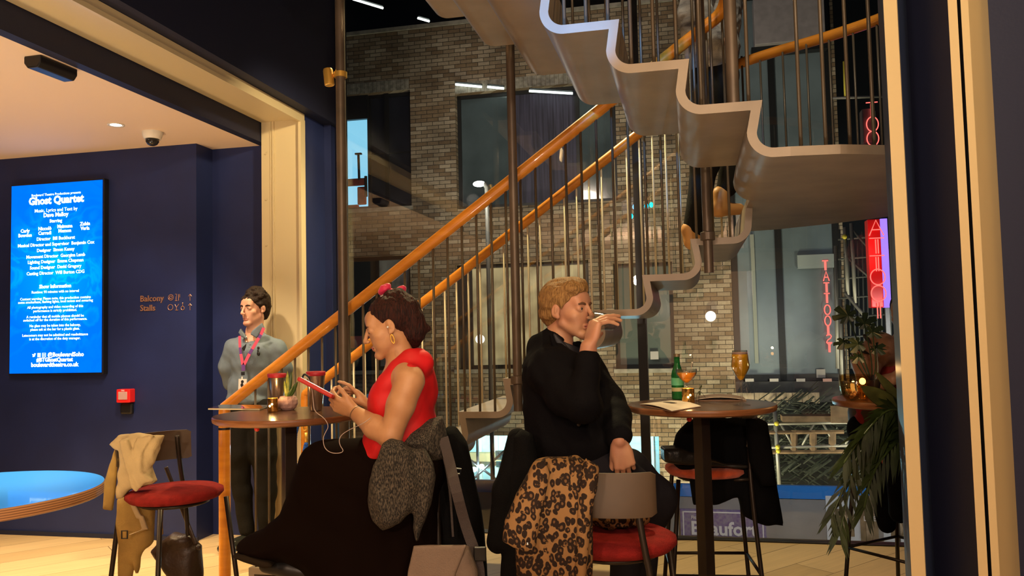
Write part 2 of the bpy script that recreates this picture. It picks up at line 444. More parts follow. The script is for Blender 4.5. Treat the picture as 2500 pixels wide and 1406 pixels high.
def slab(name, a0, a1, b0, b1, z0, z1, m, bevel=0):
    o = MB(MB_M).box(a0, a1, b0, b1, z0, z1).build(name, m, bevel=bevel); return tag(o, kind='structure')
slab('floor', -6.6, 4.6, -5.0, 5.66, -.12, 0, OAK)
slab('wall_back', -6.6, -3.427, 5.1, 5.45, 0, 2.81, NAVY)
slab('wall_recess', -3.427, -2.975, 5.3, 5.45, 0, 2.81, NAVY)
slab('wall_left', -6.7, -6.6, -3.0, 5.45, 0, 2.81, NAVY)
slab('ceiling_foyer', -6.7, -3.04, -3.0, 5.45, 2.81, 3.0, PEACH)
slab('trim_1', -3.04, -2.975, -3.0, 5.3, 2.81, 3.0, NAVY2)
slab('baseboard_back', -6.6, -3.41, 5.085, 5.1, 0, .03, NAVY2)
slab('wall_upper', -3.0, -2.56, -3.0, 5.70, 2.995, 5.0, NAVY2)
slab('wall_side', -2.97, -2.655, 5.245, 5.56, 0, 2.995, NAVY)
slab('wall_pier', -3.4, -2.60, 5.56, 5.70, 0, 2.995, NAVY)
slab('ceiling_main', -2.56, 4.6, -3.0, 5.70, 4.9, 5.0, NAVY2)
slab('ceiling_bar', -2.5, 1.8, -5.0, 1.0, 2.93, 3.0, PEACH)
slab('wall_behind', -6.7, 4.6, -5.1, -5.0, 0, 5.0, mat('warm_plaster', (.5, .38, .26), .8))
# ---- cream steel portal
g = empty('steel_portal', W(-2.81, 5.2, 0), 'cream painted steel portal frame around the opening to the foyer', 'portal')
MB(MB_M).box(-2.97, -2.65, -2.9, 5.235, 2.95, 2.993).build('lintel', CREAM, g)
mb = MB(MB_M); mb.box(-2.97, -2.65, 5.20, 5.243, 0, 2.95); mb.build('jamb', CREAM, g)
mb = MB(MB_M); mb.box(-2.665, -2.645, 5.165, 5.20, 0, 2.95); mb.box(-2.665, -2.645, -2.9, 5.165, 2.925, 2.95); mb.build('edge_lip', CREAM, g)
mb = MB(MB_M); mb.box(-2.90, -2.892, 5.194, 5.20, 0, 2.95); mb.box(-2.88, -2.868, 5.19, 5.20, 0, 2.95); mb.build('cover_strip', CREAM, g)
for i in range(9):
    z = 2.72-.33*i
    MB(MB_M @ Matrix.Rotation(0, 4, 'X')).box(-2.938, -2.926, 5.19, 5.20, z-.006, z+.006).build('bolt', CREAM, g, bevel=.003)

# ---- digital poster screen
def screen_mat():
    m = bpy.data.materials.new('screen_picture'); m.use_nodes = True; N = m.node_tree.nodes; L = m.node_tree.links; N.clear()
    tc = N.new('ShaderNodeTexCoord'); n = N.new('ShaderNodeTexNoise'); n.inputs['Scale'].default_value = 3.2; n.inputs['Detail'].default_value = 5; n.inputs['Distortion'].default_value = 1.4
    L.new(tc.outputs['Object'], n.inputs[0])
    a = N.new('ShaderNodeMath'); a.operation = 'SUBTRACT'; a.inputs[1].default_value = .5; L.new(n.outputs[0], a.inputs[0])
    ab = N.new('ShaderNodeMath'); ab.operation = 'ABSOLUTE'; L.new(a.outputs[0], ab.inputs[0])
    r = N.new('ShaderNodeMapRange'); r.inputs[1].default_value = .0; r.inputs[2].default_value = .07; r.inputs[3].default_value = 1; r.inputs[4].default_value = 0; L.new(ab.outputs[0], r.inputs[0])
    sx = N.new('ShaderNodeVectorMath'); sx.operation = 'DISTANCE'; sx.inputs[1].default_value = (0, 0, .02); L.new(tc.outputs['Object'], sx.inputs[0])
    g_ = N.new('ShaderNodeMapRange'); g_.inputs[1].default_value = .1; g_.inputs[2].default_value = .62; g_.inputs[3].default_value = 1; g_.inputs[4].default_value = .08; L.new(sx.outputs['Value'], g_.inputs[0])
    mu = N.new('ShaderNodeMath'); mu.operation = 'MULTIPLY'; L.new(r.outputs[0], mu.inputs[0]); L.new(g_.outputs[0], mu.inputs[1])
    g2 = N.new('ShaderNodeMapRange'); g2.inputs[1].default_value = .0; g2.inputs[2].default_value = .5; g2.inputs[3].default_value = .35; g2.inputs[4].default_value = 0; L.new(sx.outputs['Value'], g2.inputs[0])
    ad = N.new('ShaderNodeMath'); ad.operation = 'MULTIPLY_ADD'; ad.inputs[1].default_value = .45; L.new(mu.outputs[0], ad.inputs[0]); L.new(g2.outputs[0], ad.inputs[2])
    mx = N.new('ShaderNodeMix'); mx.data_type = 'RGBA'; mx.inputs[6].default_value = (0, .16, 1, 1); mx.inputs[7].default_value = (0, .62, 1, 1); L.new(ad.outputs[0], mx.inputs[0])
    e = N.new('ShaderNodeEmission'); e.inputs[1].default_value = 1.0; L.new(mx.outputs[2], e.inputs[0])
    o = N.new('ShaderNodeOutputMaterial'); L.new(e.outputs[0], o.inputs[0]); return m
tl = PB(27, 454, 5.045); tr = PB(248, 440, 5.045); bl = PB(25, 911, 5.045); br_ = PB(249, 910, 5.045)
sa0 = (tl.x+bl.x)/2; sa1 = (tr.x+br_.x)/2; sz1 = (tl.z+tr.z)/2; sz0 = (bl.z+br_.z)/2
print('screen', sa0, sa1, sz0, sz1)
SWd = sa1-sa0; SHt = sz1-sz0; sca = (sa0+sa1)/2
scr = empty('display_screen', W(sca, 5.07, sz0), 'tall blue digital poster screen headed Ghost Quartet on the navy wall', 'screen')
MB(MB_M).box(sa0-.012, sa1+.012, 5.05, 5.10, sz0-.012, sz1+.012).build('housing', BLACK, scr, bevel=.003)
o = MB(MB_M).box(-SWd/2+0, SWd/2, -.002, .002, -SHt/2, SHt/2).build('picture', screen_mat(), None, org=(0, 0, 0))
o.parent = scr; o.location = W(sca, 5.046, (sz0+sz1)/2)-scr.location
WT = mat_emit('screen_white', (.75, .95, 1), 1.6)
def scr_line(y, size, segs, x=None, bold=0.0):
    """y: 0 top .. 1 bottom of the screen; segs (text, bold)"""
    z = sz1-y*SHt; M = frame(W(sca+(x or 0)*SWd, 5.042, z), E1, (0, 0, 1))
    text_mb(segs, size, M, .001, 'CENTER', mb=SM, bold=bold)
def sy(py): return (py-447)/463.0
SM = MB()
S1 = .036
scr_line(sy(474), .026, 'Boulevard Theatre Productions presents', bold=.0003)
scr_line(sy(489), .078, 'Ghost Quartet', bold=.0035)
SM.build('title', WT, scr); SM = MB()
for py, s, t, bd in [(513, S1, 'Music, Lyrics and Text by', .0004), (525, .043, 'Dave Malloy', .0015), (540, S1*.95, 'Starring', .001),
     (583, .032, 'Director', 0), (584, 0, '', 0), (596, .03, '', 0)]:
    if t and t != 'Director': scr_line(sy(py), s, t, bold=bd)
for x, t1, t2 in [(-.34, 'Carly', 'Bowden'), (-.12, 'Niccolò', 'Curradi'), (.10, 'Maimuna', 'Memon'), (.32, 'Zubin', 'Varla')]:
    scr_line(sy(556-x*14), .036, t1, x, .0013); scr_line(sy(567-x*14), .036, t2, x, .0013)
for py, t1, t2 in [(583, 'Director', 'Bill Buckhurst'), (597, 'Musical Director and Supervisor', 'Benjamin Cox'), (611, 'Designer', 'Simon Kenny'), (626, 'Movement Director', 'Georgina Lamb'), (639, 'Lighting Designer', 'Emma Chapman'), (653, 'Sound Designer', 'David Gregory'), (667, 'Casting Director', 'Will Burton CDG')]:
    scr_line(sy(py), .034, t1+'  '+t2, 0, .0009)
SM.build('credits', WT, scr); SM = MB()
scr_line(sy(700), .038, 'Show Information', 0, .0014)
for py, t in [(713, 'Runtime: 90 minutes with no interval'), (729, 'Content warning: Please note, this production contains'), (737, 'some smoke/haze, flashing lights, loud noises and swearing'), (750, 'All photography and video recording of this'), (759, 'performance is strictly prohibited.'), (773, 'A reminder that all mobile phones should be'), (781, 'switched off for the duration of this performance.'), (795, 'No glass may be taken into the balcony,'), (804, 'please ask at the bar for a plastic glass.'), (818, 'Latecomers may not be admitted and readmittance'), (827, 'is at the discretion of the duty manager.')]:
    scr_line(sy(py), .0272, t, 0, .0004)
SM.build('show_information', WT, scr); SM = MB()
scr_line(sy(866), .043, '@BoulevardSoho', .12, .0016); scr_line(sy(878), .041, '#BTGhostQuartet', .0, .0016); scr_line(sy(890), .043, 'boulevardtheatre.co.uk', .0, .0016)
zz = sz1-sy(866)*SHt
for k, x in enumerate((-.225, -.17, -.115)):
    M = frame(W(sca+x*SWd, 5.0415, zz), E1, (0, 0, 1)); r_ = .015
    if k == 0: SM.add([M @ Vector(p) for p in [(-.016, .01, 0), (-.004, .004, 0), (.002, .014, 0), (.012, .013, 0), (.018, .011, 0), (.012, .004, 0), (.008, -.01, 0), (-.006, -.014, 0), (-.016, -.011, 0), (-.008, -.007, 0), (-.014, 0, 0)]], [tuple(range(11))])
    elif k == 1:
        SM.cbox(M @ Vector((-.005, 0, 0)), .016, .001, .03, frame((0, 0, 0), E1, E2)); SM.cbox(M @ Vector((.010, 0, 0)), .008, .001, .03, frame((0, 0, 0), E1, E2))
    else:
        SM.tube([M @ Vector((a*.014, b*.014, 0)) for a, b in ((-1, -1), (1, -1), (1, 1), (-1, 1))], .0022, 6, closed=True)
        SM.tube([M @ Vector((.007*math.cos(t*math.pi/5), .007*math.sin(t*math.pi/5), 0)) for t in range(10)], .0018, 6, closed=True)
SM.build('web_address', WT, scr)

# ---- wall sign: copper lettering
COP = mat('copper_letters', (.50, .26, .16), .35, .5)
c = PB(366, 741, 5.1)
ws = empty('wall_lettering', W(c.x, 5.1, c.z), 'small copper lettering pointing up to Balcony and Stalls on the navy wall', 'wall sign')
for py, t, nm in ((730, 'Balcony', 'balcony_word'), (753, 'Stalls', 'stalls_word')):
    p = PB(342, py, 5.096)
    text_mb(t, .062, frame(W(p.x, 5.096, p.z), E1, (0, 0, 1)), .006, 'LEFT', bold=.0004).build(nm, COP, ws)
def ring(mb, c, r, t=.002, n=20):
    mb.tube([c+E1*(r*math.cos(2*math.pi*k/n))+Vector((0, 0, r*math.sin(2*math.pi*k/n))) for k in range(n)], t, 6, closed=True)
def pw(px, py, b=5.096): q = PB(px, py, b); return W(q.x, b, q.z)
mb = MB(); ring(mb, pw(417, 726), .02); ring(mb, pw(417, 726), .010)
mb.tube([pw(428, 718), pw(432, 718), pw(430, 726), pw(430, 734)], .002, 6); mb.tube([pw(427, 734), pw(433, 734)], .002, 6); mb.tube([pw(436, 718), pw(436, 734)], .003, 6); mb.tube([pw(439, 718), pw(439, 726)], .002, 6); mb.build('balcony_icons', COP, ws)
mb = MB(); ring(mb, pw(416, 750), .02); mb.tube([pw(427, 743), pw(431, 750), pw(437, 742)], .002, 6); mb.tube([pw(431, 750), pw(431, 757)], .002, 6); mb.tube([pw(428, 757), pw(435, 757)], .002, 6)
ring(mb, pw(446, 752), .013); mb.tube([pw(446, 748), pw(446, 742)], .002, 6); mb.ball(pw(446, 740), .005, 8); mb.build('stalls_icons', COP, ws)
for y0 in (718, 741):
    mb = MB(); mb.tube([pw(464, y0+16), pw(464, y0)], .002, 6); mb.tube([pw(460, y0+5), pw(464, y0), pw(468, y0+5)], .002, 6); mb.build('arrow', COP, ws)
# ---- fire call point
q0 = PB(293, 982, 5.08); q1 = PB(326, 949, 5.08)
f = empty('fire_call_point', W((q0.x+q1.x)/2, 5.1, q0.z), 'red fire alarm call point on the navy wall below the lettering', 'fire alarm')
MB(MB_M).box(q0.x, q1.x, 5.04, 5.10, q0.z, q1.z).build('housing', mat('fire_red', (.75, .02, .02), .35), f, bevel=.006)
MB(MB_M).box(q0.x+.02, q1.x-.02, 5.034, 5.05, q0.z+.022, q1.z-.018).build('break_glass', mat('call_white', (.55, .35, .33), .3), f, bevel=.002)
text_mb('FIRE', .016, frame(W((q0.x+q1.x)/2, 5.038, q1.z-.010), E1, (0, 0, 1)), .001).build('lettering', mat('letter_white', (.8, .7, .7), .5), f)
mb = MB(MB_M).lathe([(.004, 0), (.022, 0), (.022, .02), (.002, .02)], ((q0.x+q1.x)/2, 5.05, q0.z-.07), 20, M=Matrix.Rotation(R(90), 4, 'X'))
MB(MB_M).box(q0.x+.005, q1.x-.006, 5.07, 5.10, q0.z-.085, q0.z-.004).build('lower_box', BLACK, f, bevel=.012)
# ---- foyer ceiling fittings
c = PZ(283, 304, 2.81)
d = empty('recessed_downlight', c-Vector((0, 0, .01)), 'small round recessed downlight shining in the foyer ceiling', 'downlight')
MB().lathe([(.035, 0), (.052, 0), (.052, -.006), (.035, -.004)], c, 28, closed=True).build('rim', WHITEP, d, smooth=True)
MB().lathe([(.0001, -.001), (.035, -.002)], c, 28).build('lens', mat_emit('lamp_white', (1, .97, .95), 14), d)
c = PZ(372, 322, 2.81)
d = empty('dome_camera', c-Vector((0, 0, .09)), 'white and black dome security camera on the foyer ceiling', 'security camera')
MB().lathe([(.0001, 0), (.066, 0), (.066, -.012), (.060, -.035), (.052, -.05), (.0001, -.05)], c, 32).build('base', WHITEP, d, smooth=True, auto=30)
MB().lathe([(.044, -.048), (.042, -.068), (.032, -.085), (.016, -.094), (.0001, -.097)], c, 28).build('dome', mat('smoked_dome', (.02, .02, .02), .08), d, smooth=True)
a = PZ(170, 172, 2.81); b_ = PZ(252, 205, 2.81)
dv = (b_-a); L_ = dv.length; c = (a+b_)/2
mb = MB(); M = frame(c, dv, Vector((0, 0, 1)).cross(dv))
prof = [(-.05, 0), (.05, 0), (.05, -.035), (.03, -.06), (-.03, -.06), (-.05, -.035)]
mb.extrude([(p[0], p[1]) for p in prof], L_, c-dv/2, Vector((0, 0, 1)).cross(dv).normalized()*-1, Vector((0, 0, 1)))
tag(mb.build('ceiling_sensor', BLACK, bevel=.006), 'long black box fitting mounted on the foyer ceiling', 'ceiling fitting')

# ---- glazing
GL = mat_pane('window_glass', (.93, .96, .97), 0.0, 1.5, 1.9)
def mull(name, a0, a1, z0, z1, b0=5.57, b1=5.66): return slab(name, a0, a1, b0, b1, z0, z1, BLACK)
am0 = PB(842, 700, 5.61).x; am1 = PB(1566, 700, 5.61).x
slab('trim_2', am0-.022, am0+.012, 5.56, 5.66, 0, 4.9, BLACK); slab('trim_3', am1-.03, am1+.03, 5.52, 5.62, 0, 4.9, BLACK)
slab('trim_4', 2.20, 2.27, 5.56, 5.66, 0, 4.9, BLACK)
slab('trim_5', am0, 4.6, 5.57, 5.66, 0, .008, BLACK)
slab('window_1', am0+.012, am1-.03, 5.60, 5.612, .008, 4.9, GL); slab('window_2', am1+.03, 2.20, 5.60, 5.612, .008, 4.9, GL)
slab('window_3', 2.27, 4.6, 5.60, 5.612, .008, 4.9, GL)

# ---- near wall on the right, navy with cream frames
def pl(px, Y): q = P(px, 790, Y); return (q.x, q.y)
def strip(name, pts, m, z0=0, z1=4.9):
    """vertical faces along a plan polyline, closed at the back so that each piece is solid"""
    mb = MB(); n = len(pts); vs = [Vector((*p, z0)) for p in pts]+[Vector((*p, z1)) for p in pts]
    mb.add(vs, [tuple(range(n))[::-1], tuple(range(n, 2*n))]+[(i, (i+1) % n, n+(i+1) % n, n+i) for i in range(n)])
    return mb.build(name, m)
CREAM2 = mat('cream_frame', (.62, .48, .25), .45, bump=.03, bscale=15)
BLUEP = mat('blue_panel', (.030, .045, .10), .4)
A = pl(2181, 2.52); B = pl(2195, 2.30); Cc = pl(2229, 2.30); D = pl(2254, 2.42); E = pl(2354, 2.36)
tag(strip('wall_right', [B, A, (A[0]+.3, A[1]+.2), (2.6, 2.7), (2.6, 2.4), (D[0], D[1]), pl(2231, 2.315), pl(2197, 2.315)], BLUEP), kind='structure')
tag(strip('trim_6', [pl(2195, 2.30), pl(2229, 2.30), pl(2231, 2.32), pl(2197, 2.32)], CREAM2), kind='structure')
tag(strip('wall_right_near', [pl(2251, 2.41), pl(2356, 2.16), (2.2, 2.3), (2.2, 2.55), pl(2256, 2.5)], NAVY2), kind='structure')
tag(strip('trim_7', [pl(2356, 2.10), pl(2379, 2.10), pl(2379, 2.16), pl(2356, 2.16)], CREAM2), kind='structure')
tag(strip('trim_8', [pl(2388, 2.10), pl(2407, 2.10), pl(2407, 2.16), pl(2388, 2.16)], CREAM2), kind='structure')
tag(strip('trim_9', [pl(2379, 2.15), pl(2388, 2.15), pl(2388, 2.19), pl(2379, 2.19)], BLACK), kind='structure')
tag(strip('trim_10', [pl(2406, 2.15), pl(2457, 2.15), pl(2457, 2.19), pl(2406, 2.19)], CREAM2), kind='structure')
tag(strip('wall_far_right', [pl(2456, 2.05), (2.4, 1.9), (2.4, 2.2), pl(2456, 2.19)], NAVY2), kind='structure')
# ================================================================ staircase
STEEL = mat('stair_plate', (.27, .215, .155), .42, .1, var=.12, vscale=5, bump=.06, bscale=14)
RISE = .1645; RUN = .235; TK = .032; LAND = 2.0
BN, BF, UN, UF = 3.95, 4.95, 2.80, 3.74      # lower flight near/far edges, upper flight near/far edges
POLE_B = 3.87
st = empty('staircase', W(-2.35, 4.45, 0), 'folded steel plate staircase with orange wooden handrails rising past the window', 'staircase')
def flight_profile(n, a_of, z_of, sgn):
    """centreline of a folded plate: sharp nosing, rounded inner corner; steps go up along sgn"""
    pts = []
    for k in range(n):
        a0 = a_of(k); z = z_of(k); a1 = a0+sgn*RUN
        pts.append((a0, z)); rr = .055
        lean = .018*sgn
        cx = a1+lean-sgn*rr; cz = z+rr
        for t in range(0, 12):
            an = math.pi/2*t/11; pts.append((cx+sgn*rr*math.sin(an), cz-rr*math.cos(an)))
    return pts
def plate(pts, b0, b1, nseg=1):
    """sweep a profile (a,z) across b0..b1 with thickness TK below the surface"""
    n = len(pts); nor = []
    for i in range(n):
        p = Vector(pts[max(i-1, 0)]); q = Vector(pts[min(i+1, n-1)]); d = q-p
        d1 = (Vector(pts[i])-Vector(pts[i-1])).normalized() if i else d.normalized()
        d2 = (Vector(pts[i+1])-Vector(pts[i])).normalized() if i < n-1 else d.normalized()
        n1 = Vector((-d1.y, d1.x)); n2 = Vector((-d2.y, d2.x)); nn = (n1+n2)
        nn = nn.normalized() if nn.length > 1e-4 else n1
        s = 1/max(nn.dot(n1), .5); nor.append(nn*s)
    mb = MB(MB_M); sg = -1 if pts[-1][0] > pts[0][0] else 1
    top = [(p[0], p[1]) for p in pts]; bot = [(p[0]+nn.x*TK*sg, p[1]+nn.y*TK*sg) for p, nn in zip(pts, nor)]
    vs = []
    for b in (b0, b1):
        vs += [(p[0], b, p[1]) for p in top]+[(p[0], b, p[1]) for p in bot]
    fs = []
    for i in range(n-1):
        fs += [(i, i+1, n+i+1, n+i), (2*n+i, 3*n+i, 3*n+i+1, 2*n+i+1), (i, 2*n+i, 2*n+i+1, i+1), (n+i, n+i+1, 3*n+i+1, 3*n+i)]
    fs += [(0, n, 3*n, 2*n), (n-1, 3*n-1, 4*n-1, 2*n-1)] if False else [(0, n, 3*n, 2*n), (n-1, 2*n+n-1, 3*n+n-1, n+n-1)]
    mb.add(vs, fs); return mb
lo_a = lambda k: .006-RUN*(11-k); lo_z = lambda k: 1.832-RISE*(11-k)
pts = [(lo_a(1), 0.0)]+flight_profile(11, lambda k: lo_a(k+1), lambda k: lo_z(k+1), 1)
pts += [(.27, LAND)]
plate(pts, BN, BF).build('lower_flight', STEEL, st, smooth=True, auto=30)
# upper flight: rises towards -a
up_a = lambda k: .245-RUN*k; up_z = lambda k: LAND+RISE*(k+1)
pts = [(.30, LAND)]+[(.265, LAND+.001)]
prof = []
rr = .055
def inner(a1, z):                       # rounded inner corner at the foot of a riser going up, flight rising to -a
    return [(a1+rr*(1-math.sin(math.pi/2*t/11)), z+rr*(1-math.cos(math.pi/2*t/11))) for t in range(12)]
prof = [(.34, LAND)]+inner(.235, LAND)
for k in range(0, 9):
    prof.append((up_a(k)+.012, up_z(k))); prof += inner(up_a(k)-RUN-.005, up_z(k))
plate(prof, UN, UF).build('upper_flight', STEEL, st, smooth=True, auto=30)
# landing: many-sided slab
LP = [(.34, 2.80), (.5, 2.82), (.75, 2.92), (1.05, 3.15), (1.24, 3.6), (1.28, 4.1), (1.16, 4.45), (.8, 4.74), (.5, 4.90), (.27, 4.95), (.27, 3.742), (.34, 3.742)]
mb = MB(MB_M); n = len(LP); vs = [(p[0], p[1], LAND-TK) for p in LP]+[(p[0], p[1], LAND) for p in LP]
mb.add(vs, [tuple(range(n))[::-1], tuple(range(n, 2*n))]+[(i, (i+1) % n, n+(i+1) % n, n+i) for i in range(n)])
mb.build('landing', STEEL, st)

# ---- poles
def pole(a, b, z0, z1, r=.022, collar=None):
    p = MB().tube([W(a, b, z0), W(a, b, z1)], r, 20).build('pole', BRONZE, st, smooth=True, auto=40)
    if collar is not None:
        m = MB(); m.lathe([(r, -.022), (r+.012, -.018), (r+.012, .018), (r, .022)], W(a, b, collar), 24); m.box(-.012, .012, .0, .11, -.012, .012, 0, Matrix.Translation(W(a, b, collar)) @ MB_M.to_3x3().to_4x4())
        m.build('collar', BRONZE, p, bevel=.002)
    return p
pole(.086, POLE_B, 1.66, 4.9, .022, 1.832); pole(-.84, POLE_B, 1.02, 4.9, .022, 1.172)
pole(.165, 2.84, up_z(0), 4.9, .0215)
pp = pole(-1.752, POLE_B, 0, 4.9, .0255)
# brass spotlight clamped to that pole
c = P(823, 183, pp.data.vertices[0].co.y+st.location.y if False else W(-1.752, POLE_B).y)
sl = empty('brass_spotlight', c, 'brass cylinder spotlight clamped on the round post beside the window', 'spotlight')
MB().lathe([(.0262, -.014), (.034, -.014), (.034, .014), (.0262, .014)], W(-1.752, POLE_B, c.z), 28, closed=True).build('clamp', BRASS, sl, smooth=True, auto=30)
c2 = W(-1.752, POLE_B, c.z)+Vector((-.062, 0, -.012))
MB().tube([W(-1.752, POLE_B, c.z)+Vector((-.03, 0, 0)), c2], .008, 12).build('arm', BRASS, sl, smooth=True)
tl_ = Matrix.Rotation(R(-6), 4, 'Y')
MB().lathe([(.0001, .046), (.022, .046), (.026, .036), (.026, -.040), (.022, -.044), (.0001, -.038)], c2, 28, M=tl_).build('barrel', BRASS, sl, smooth=True, auto=30)

# ---- handrails and balusters
BAL = mat('baluster_steel', (.12, .095, .065), .4, .4)
BAL2 = mat('baluster_lit', (.62, .55, .38), .4, .1)  # paler copy: light on the far balusters put into the colour
rail_z = lambda a: 1.03+.705*(a+2.5)
def smooth_path(p, it=2):
    p = [Vector(q) for q in p]
    for _ in range(it):
        q = [p[0]]
        for i in range(len(p)-1): q += [p[i]*.75+p[i+1]*.25, p[i]*.25+p[i+1]*.75]
        q.append(p[-1]); p = q
    return p
def handrail(pts, r=.03):
    return MB().tube(smooth_path([W(*q) for q in pts], 3), r, 18).build('handrail', RAILW, st, smooth=True, auto=50)
def baluster(rail, a, b, z0, z1, m=BAL, r=.0065):
    MB().tube([W(a, b, z0), W(a, b, z1)], r, 8).build('baluster', m, rail, smooth=True)
bn = BN+.025; bf = BF-.03
hr = handrail([(-2.5, bn, rail_z(-2.5)), (-1.2, bn, rail_z(-1.2)), (.1, bn, rail_z(.1)), (.2, bn-.005, rail_z(.19)), (.22, bn-.09, 3.02), (.16, bn-.19, 3.12), (.0, 3.72, 3.28), (-.9, 3.71, 3.95)])
for k in range(1, 12):
    for j in range(3):
        a = lo_a(k)+.03+j*RUN/3
        if a < -2.42 : continue
        baluster(hr, a, bn, lo_z(k)-.01, rail_z(a)-.01)
hf = handrail([(-2.5, bf, rail_z(-2.5)), (-1.2, bf, rail_z(-1.2)), (.0, bf, rail_z(.0)), (.18, bf, 2.93), (.45, bf-.06, 2.99), (.8, 4.67, 3.0), (1.1, 4.40, 3.0), (1.23, 4.1, 3.02), (1.2, 3.6, 3.05), (1.02, 3.2, 3.08), (.75, 2.96, 3.08), (.4, 2.85, 3.1), (.1, 2.83, 3.28), (-.9, 2.83, 3.95)])
for k in range(1, 12):
    for j in range(3):
        a = lo_a(k)+.03+j*RUN/3
        if a < -2.42: continue
        baluster(hf, a, bf, lo_z(k)-.01, rail_z(a)-.01, BAL2)
for a, b in [(.34, 4.87), (.44, 4.84), (.56, 4.78), (.68, 4.71), (.79, 4.65), (.90, 4.57), (1.0, 4.48), (1.09, 4.38), (1.17, 4.22), (1.2, 4.0), (1.21, 3.8), (1.2, 3.62)]:
    baluster(hf, a, b, LAND-.01, 3.0, BAL)
for a, b in [(.38, 2.845), (.46, 2.85), (.54, 2.87), (.62, 2.89), (.70, 2.93), (.79, 2.98), (.88, 3.05)]:
    baluster(hf, a, b, LAND-.01, 3.1, BAL, .0068)
for k in range(5):
    for j in range(3):
        a = up_a(k)-.03-j*RUN/3
        if abs(a-.165) > .03: baluster(hf, a, 2.83, up_z(k)-.01, 3.10+.71*(.3-a), BAL, .0068)
for k in range(5):
    for j in range(3):
        a = up_a(k)-.04-j*RUN/3
        baluster(hr, a, 3.71, up_z(k)-.01, 3.18+.71*(.1-a), BAL)
# newel posts
for b in (bn, bf):
    z = rail_z(-2.5)
    m = MB(); m.lathe([(.0001, 0), (.031, 0), (.031, z-.115), (.0001, z-.115)], W(-2.5, b), 24); m.lathe([(.0001, z-.108), (.031, z-.108), (.031, z-.02), (.026, z+.012), (.0001, z+.02)], W(-2.5, b), 24)
    nw = m.build('newel_post', RAILW, st, smooth=True, auto=40)
    MB().lathe([(.028, z-.118), (.0325, z-.118), (.0325, z-.106), (.028, z-.106)], W(-2.5, b), 24, closed=True).build('dark_band', BLACK, nw)
# ================================================================ the street outside
FB = 14.3                                # facade plane
def brick_mat():
    m = bpy.data.materials.new('stock_brick'); m.use_nodes = True; N = m.node_tree.nodes; L = m.node_tree.links
    b = N['Principled BSDF']; tc = N.new('ShaderNodeTexCoord'); sp = N.new('ShaderNodeSeparateXYZ'); cb = N.new('ShaderNodeCombineXYZ')
    L.new(tc.outputs['Object'], sp.inputs[0])
    ad = N.new('ShaderNodeMath'); L.new(sp.outputs[0], ad.inputs[0]); L.new(sp.outputs[1], ad.inputs[1]); L.new(ad.outputs[0], cb.inputs[0]); L.new(sp.outputs[2], cb.inputs[1])
    br = N.new('ShaderNodeTexBrick'); br.inputs['Scale'].default_value = 1.0; br.inputs['Brick Width'].default_value = .225; br.inputs['Row Height'].default_value = .075
    br.inputs['Mortar Size'].default_value = .006; br.inputs['Mortar Smooth'].default_value = .3; br.inputs['Bias'].default_value = -.25
    br.inputs['Color1'].default_value = (.21, .145, .085, 1); br.inputs['Color2'].default_value = (.50, .43, .32, 1); br.inputs['Mortar'].default_value = (.055, .048, .038, 1)
    L.new(cb.outputs[0], br.inputs[0])
    n = N.new('ShaderNodeTexNoise'); n.inputs['Scale'].default_value = 1.1; n.inputs['Detail'].default_value = 8; L.new(cb.outputs[0], n.inputs[0])
    rp = N.new('ShaderNodeMapRange'); rp.inputs[1].default_value = .3; rp.inputs[2].default_value = .7; rp.inputs[3].default_value = .55; rp.inputs[4].default_value = 1.35; L.new(n.outputs[0], rp.inputs[0])
    mx = N.new('ShaderNodeMix'); mx.data_type = 'RGBA'; mx.blend_type = 'MULTIPLY'; mx.inputs[0].default_value = 1; L.new(br.outputs[0], mx.inputs[6]); L.new(rp.outputs[0], mx.inputs[7])
    n3 = N.new('ShaderNodeTexNoise'); n3.inputs['Scale'].default_value = 45; n3.inputs['Detail'].default_value = 3; L.new(tc.outputs['Object'], n3.inputs[0])
    r3 = N.new('ShaderNodeMapRange'); r3.inputs[3].default_value = .7; r3.inputs[4].default_value = 1.3; L.new(n3.outputs[0], r3.inputs[0])
    m3 = N.new('ShaderNodeMix'); m3.data_type = 'RGBA'; m3.blend_type = 'MULTIPLY'; m3.inputs[0].default_value = 1; L.new(mx.outputs[2], m3.inputs[6]); L.new(r3.outputs[0], m3.inputs[7])
    L.new(m3.outputs[2], b.inputs['Base Color']); b.inputs['Roughness'].default_value = .85
    bp = N.new('ShaderNodeBump'); bp.invert = True; bp.inputs['Strength'].default_value = .8; bp.inputs['Distance'].default_value = .012; L.new(br.outputs[1], bp.inputs['Height']); L.new(bp.outputs[0], b.inputs['Normal'])
    return m
BRICK = brick_mat()
# window openings on the facade as (px0, px1, py_top, py_bottom) read off at the plane
def OP(x0, x1, y0, y1):
    a = PB(x0, (y0+y1)/2, FB).x; c = PB(x1, (y0+y1)/2, FB).x; xm = (x0+x1)/2
    return (a, c, PB(xm, y1, FB).z, PB(xm, y0, FB).z)
W1 = OP(700, 1003, 232, 512); W2 = OP(1113, 1505, 212, 500); W3 = OP(700, 1003, 628, 905); W4 = OP(1113, 1440, 640, 900)
W5 = OP(1500, 1645, 640, 900); W6 = OP(1783, 2052, 300, 930); W8 = OP(1050, 1612, 1064, 1300)
TOPZ = PB(1010, 72, FB).z
A0 = PB(640, 600, FB).x; A1 = W6[1]+.05
W1 = (W1[0], W1[1], W1[2], W1[3]); W2 = (W2[0], W2[1], W2[2], W2[3])
fa = empty('brick_building', W((A0+A1)/2, FB, -3.2), 'grey brown brick building across the street seen through the glazing', 'building')
ops = [W1, W2, W3, W4, W5, (W6[0], W6[1], W6[2], TOPZ), W8]
xs = sorted(set([A0, A1]+[o[0] for o in ops]+[o[1] for o in ops])); zs = sorted(set([-3.2, TOPZ]+[o[2] for o in ops]+[o[3] for o in ops]))
mb = MB(MB_M)
